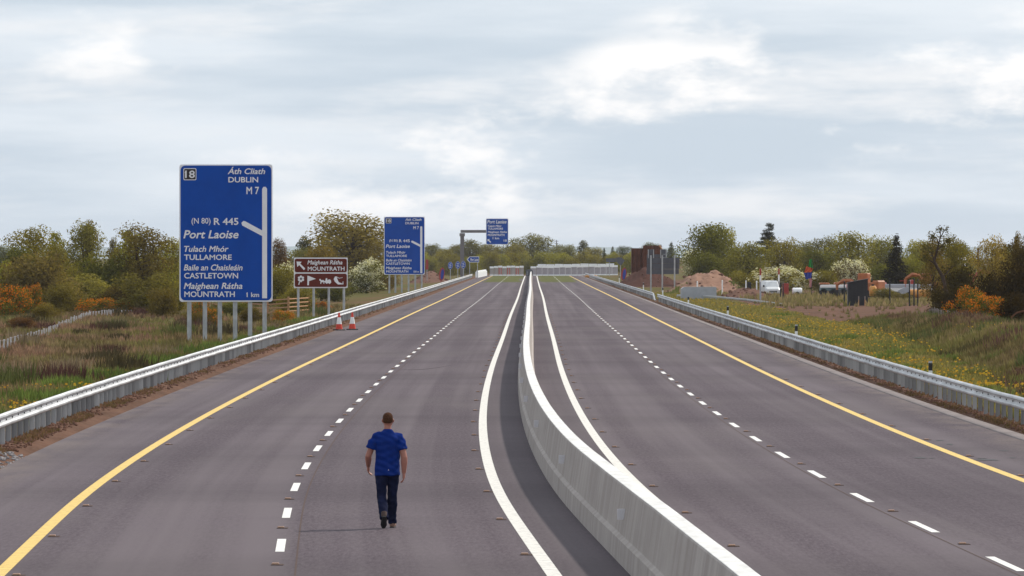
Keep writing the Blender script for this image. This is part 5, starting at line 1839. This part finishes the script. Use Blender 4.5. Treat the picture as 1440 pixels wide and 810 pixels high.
# black lean-to shed
d = 556; x = X_(1206, d)
t = thing('site_shed', 'black windowless site shed with a sloping top at the edge of the soil', 'shed', (x, d, hz(x, d)))
hw = 14 * d / F
zl, zr = Z_(397.6, d) - t.location.z, Z_(392.3, d) - t.location.z
for i in range(5):
    a, b_ = -hw + 2 * hw * i / 5, -hw + 2 * hw * (i + 1) / 5 - .015
    MB().prism([(a, -.1), (b_, -.1), (b_, zl + (zr - zl) * (b_ + hw) / (2 * hw)), (a, zl + (zr - zl) * (a + hw) / (2 * hw))], -.75 + (i % 2) * .012, -.68).build('board', M['black_steel'], t)
MB().prism([(-hw, -.1), (hw - .02, -.1), (hw - .02, zr - .03), (-hw, zl - .03)], -.67, .75).build('body', M['black_steel'], t)
MB().prism([(-hw - .05, zl - .02), (hw + .06, zr - .01), (hw + .06, zr + .04), (-hw - .05, zl + .03)], -.82, .82).build('roof', M['black_steel'], t)
for q, lb in ((1207.5, 'pale round-headed stake in front of the black shed, left one'), (1216.3, 'pale round-headed stake in front of the black shed, right one')):
    pole('stake', q, 417.5, 431, 548, .04, 'timber', lb, 'stake', bands=((.72, 1.08, 'paling'),))

# excavator
def excavator(px, d, label, rz, mat, boom, k=1.0):
    x = X_(px, d)
    t = thing('excavator', label, 'excavator', (x, d, hz(x, d)), rz)
    t.scale = (k, k, k)
    for q in (-1, 1):
        tr_ = MB()
        prof_ = [(-1.5, .35), (-1.3, .08), (1.3, .08), (1.5, .35), (1.3, .66), (-1.3, .66)]
        tr_.prism(prof_, q * .85 - .22, q * .85 + .22)
        tr_.build('track', M['rubber'], t)
    MB().tube([(0, 0, .6), (0, 0, .85)], .6, 16).build('turntable', M['black_steel'], t)
    MB().bbox(-1.7, 1.1, -1.0, 1.0, .85, 1.75, .12).build('house', M[mat], t)
    MB().bbox(-1.85, -1.1, -.95, .95, .95, 1.95, .15).build('counterweight', M[mat], t)
    c_ = MB().bbox(.0, 1.25, -1.0, -.1, 1.2, 2.75, .1).build('cab', M[mat], t)
    MB().bbox(.12, 1.1, -1.02, -.99, 1.75, 2.55, .03).build('side_window', M['glass_dark'], c_)
    MB().bbox(1.24, 1.27, -.9, -.2, 1.6, 2.6, .01).build('front_window', M['glass_dark'], c_)
    MB().tube([(-.9, .5, 1.7), (-.9, .5, 2.4)], .07, 8).build('exhaust', M['black_steel'], t)
    b1 = MB()
    b1.tube([Vector(p_) for p_ in boom[:4]], [(.16, .22), (.18, .26), (.16, .24), (.12, .16)], 4, ref=(0, 1, 0))
    b1.build('boom', M[mat], t)
    MB().tube([Vector(boom[3]), Vector(boom[4])], [(.13, .2), (.10, .13)], 4, ref=(0, 1, 0)).build('stick', M[mat], t)
    bk = Vector(boom[4])
    MB().prism([(bk.x - .35, bk.z), (bk.x + .35, bk.z), (bk.x + .45, bk.z - .4), (bk.x + .1, bk.z - .75), (bk.x - .35, bk.z - .5)], bk.y - .4, bk.y + .4).build('bucket', M['black_steel'], t)
    return t
excavator(1219, 640, 'orange excavator partly hidden behind the black shed', math.radians(150), 'plant_orange', [(1.1, .2, 1.3), (1.9, .2, 1.9), (2.8, .2, 1.9), (3.6, .2, 1.5), (3.6, .2, .9)], .88)
excavator(1312, 660, 'orange excavator with an arched boom behind the crooked tree', math.radians(185), 'plant_orange', [(1.0, .2, 1.4), (1.7, .2, 2.5), (2.5, .2, 2.6), (3.3, .2, 2.1), (3.4, .2, .9)], .85)
excavator(1352, 680, 'dark red digger half hidden by the dark bushes on the right', math.radians(8), 'plant_red', [(1.1, .2, 1.6), (2.2, .2, 3.0), (3.0, .2, 2.9), (4.2, .2, 2.2), (4.3, .2, 1.0)], .9)

# trailers
def trailer(px0, px1, ytop, ymid, d, label, top, side, load=None):
    xa, xb = X_(px0, d), X_(px1, d)
    x = (xa + xb) / 2
    t = thing('trailer', label, 'trailer', (x, d, hz(x, d)))
    hw = (xb - xa) / 2
    z1 = Z_(ytop, d) - t.location.z; zm = Z_(ymid, d) - t.location.z
    MB().bbox(-hw, hw, -1.1, 1.1, .55, zm, .05).build('chassis', M[side], t)
    MB().bbox(-hw + .05, hw - .05, -1.12, 1.12, zm + .01, z1, .05).build('deck', M[top], t)
    for q in np.linspace(-hw * .75, hw * .75, 3):
        for s_ in (-1, 1):
            MB().tube([(q, s_ * .85, .38), (q, s_ * 1.1, .38)], .38, 14).build('wheel', M['rubber'], t)
    if load:
        for (a, b_, c_, d_, mt) in load:
            MB().bbox(X_(a, d) - x, X_(b_, d) - x, -1.0, 1.0, Z_(d_, d) - t.location.z, Z_(c_, d) - t.location.z, .08).build('load', M[mt], t)
trailer(1236, 1313, 399.6, 404.5, 650, 'long grey and white flat trailer behind the black poles', 'container_grey', 'cone_white', [(1238, 1246, 397.2, 399.5, 'flag_pink'), (1280, 1284, 393.5, 399.5, 'plant_red')])
trailer(1153, 1190, 400.5, 404.5, 655, 'low teal-grey trailer carrying an orange beam left of the black shed', 'cone_white', 'teal_grey', [(1152, 1166, 397.6, 399.8, 'plant_orange'), (1173, 1181, 397, 399.8, 'plant_orange'), (1186, 1192, 400, 407, 'flag_pink')])
# amber tank and a small grey roller in front of the trailer
d = 630
for px0, px1, y0, y1, lb, mt in ((1277.5, 1308, 407, 420, 'amber fuel tank on skids in front of the grey trailer', 'plant_amber'), (1222.5, 1232.5, 401.5, 419, 'amber upright tank right of the black shed', 'plant_amber')):
    xa, xb = X_(px0, d), X_(px1, d); x = (xa + xb) / 2; hw = (xb - xa) / 2
    t = thing('fuel_tank', lb, 'tank', (x, d, hz(x, d)))
    za, zb = max(.2, Z_(y1, d) - t.location.z), Z_(y0, d) - t.location.z
    MB().tube([(-hw, 0, (za + zb) / 2), (-hw + .12, 0, (za + zb) / 2), (hw - .12, 0, (za + zb) / 2), (hw, 0, (za + zb) / 2)], [(zb - za) * .36, (zb - za) / 2, (zb - za) / 2, (zb - za) * .36], 16, ref=(0, 0, 1)).build('shell', M[mt], t, sm=False)
    for q in (-hw * .6, hw * .6):
        MB().box(q - .08, q + .08, -.5, .5, -.1, za + .1).build('skid', M['black_steel'], t)
    MB().tube([(0, 0, zb - .03), (0, 0, zb + .12)], .15, 10).build('filler_cap', M['black_steel'], t)
x = X_(1269, d)
t = thing('roller', 'small grey road roller with a purple-grey hood by the black poles', 'roller', (x, d, hz(x, d)))
MB().tube([(-.5, -.45, .4), (-.5, .45, .4)], .4, 18).build('drum', M['sign_back'], t)
MB().tube([(.6, -.4, .4), (.6, .4, .4)], .38, 16).build('drum', M['rubber'], t)
MB().prism([(-.45, .6), (.75, .6), (.7, 1.15), (.2, 1.25), (-.4, .95)], -.4, .4).build('hood', M['container_grey'], t)
MB().tube([(.25, -.3, 1.2), (.35, -.3, 1.85), (-.3, -.3, 1.85)], .035, 6, ref=(0, 1, 0)).build('roll_bar', M['plant_red'], t)
# small dull red cabin and pale crates beside the flag
d = 660
x = X_(1104.5, d)
t = thing('generator', 'small dull red generator right of the dark posts', 'generator', (x, d, hz(x, d)))
MB().bbox(-.32, .32, -.4, .4, .15, Z_(398.5, d) - t.location.z, .05).build('housing', M['plant_red'], t)
for q in (-.2, .2):
    MB().box(q - .05, q + .05, -.4, .4, -.1, .16).build('skid', M['black_steel'], t)
MB().tube([(.1, 0, 1.2), (.1, 0, Z_(397, d) - t.location.z)], .04, 6).build('exhaust', M['black_steel'], t)
x = X_(1121, d)
t = thing('water_bowser', 'pale blue-white water bowser low down left of the flag', 'bowser', (x, d, hz(x, d)))
MB().tube([(-.5, 0, .55), (-.42, 0, .55), (.42, 0, .55), (.5, 0, .55)], [.25, .34, .34, .25], 14, ref=(0, 0, 1)).build('tank', M['white_plastic'], t)
for s_ in (-1, 1):
    MB().tube([(0, s_ * .36, .25), (0, s_ * .46, .25)], .25, 12).build('wheel', M['rubber'], t)
MB().tube([(.5, 0, .35), (1.0, 0, .3)], .03, 6, ref=(0, 0, 1)).build('tow_bar', M['black_steel'], t)
# floodlight mast among the right-hand trees
d = 690; x = X_(1353.5, d)
t = thing('floodlight_mast', 'mast with two white floodlight heads above the dark red digger', 'floodlight', (x, d, hz(x, d)))
zt = Z_(364, d) - t.location.z
MB().tube([(0, 0, -.3), (0, 0, zt)], [.09, .06], 8).build('mast', M['container_grey'], t)
MB().tube([(-.35, 0, zt), (.35, 0, zt)], .04, 6, ref=(0, 0, 1)).build('cross_arm', M['container_grey'], t)
for q in (-.26, .26):
    MB().bbox(q - .2, q + .2, -.25, .1, zt - .12, zt + .18, .08).build('lamp_head', M['white_plastic'], t)
    MB().bbox(q - .08, q + .08, -.2, .1, zt - .75, zt - .45, .04).build('control_gear', M['white_plastic'], t)

# utility mast and far hill
d = 2300; x = X_(782.5, d)
t = thing('utility_mast', 'tiny far utility mast with cross arms above the trees', 'mast', (x, d, hz(x, d)))
zt = Z_(337.5, d) - t.location.z
MB().tube([(0, 0, -.5), (0, 0, zt)], [.22, .14], 6).build('pole', M['gantry_steel'], t)
for k in (0, .8):
    MB().box(-.8 + k * .2, .8 - k * .2, -.08, .08, zt - .5 - k, zt - .35 - k).build('cross_arm', M['gantry_steel'], t)
v = []
hx_ = np.linspace(-2600, 2600, 90)
for x in hx_:
    hh = 13 + 9 * mnoise.noise((x * .0013, 2, 0)) + 3 * mnoise.noise((x * .006, 5, 0))
    v += [(x, 9600, -3), (x, 9900, hh + 6), (x, 11500, -3)]
f = []
for i in range(len(hx_) - 1):
    f += [(3 * i, 3 * i + 3, 3 * i + 4, 3 * i + 1), (3 * i + 1, 3 * i + 4, 3 * i + 5, 3 * i + 2)]
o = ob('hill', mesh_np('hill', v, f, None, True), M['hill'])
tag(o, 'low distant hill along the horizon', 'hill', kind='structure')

# ================================================================== HAZE
hb = MB().box(-2600, 2600, -60, 12500, -5, 45)
m = bpy.data.materials.new('haze'); m.use_nodes = True
t_ = m.node_tree; t_.nodes.clear()
vo = t_.nodes.new('ShaderNodeVolumePrincipled'); oo = t_.nodes.new('ShaderNodeOutputMaterial')
vo.inputs['Color'].default_value = (.90, .93, 1.0, 1)
vo.inputs['Density'].default_value = .000035
vo.inputs['Anisotropy'].default_value = .3
t_.links.new(vo.outputs[0], oo.inputs['Volume'])
o = ob('haze', mesh_np('haze', hb.v, hb.f), m)
tag(o, 'thin pale haze in the air over the motorway', 'haze', kind='stuff')
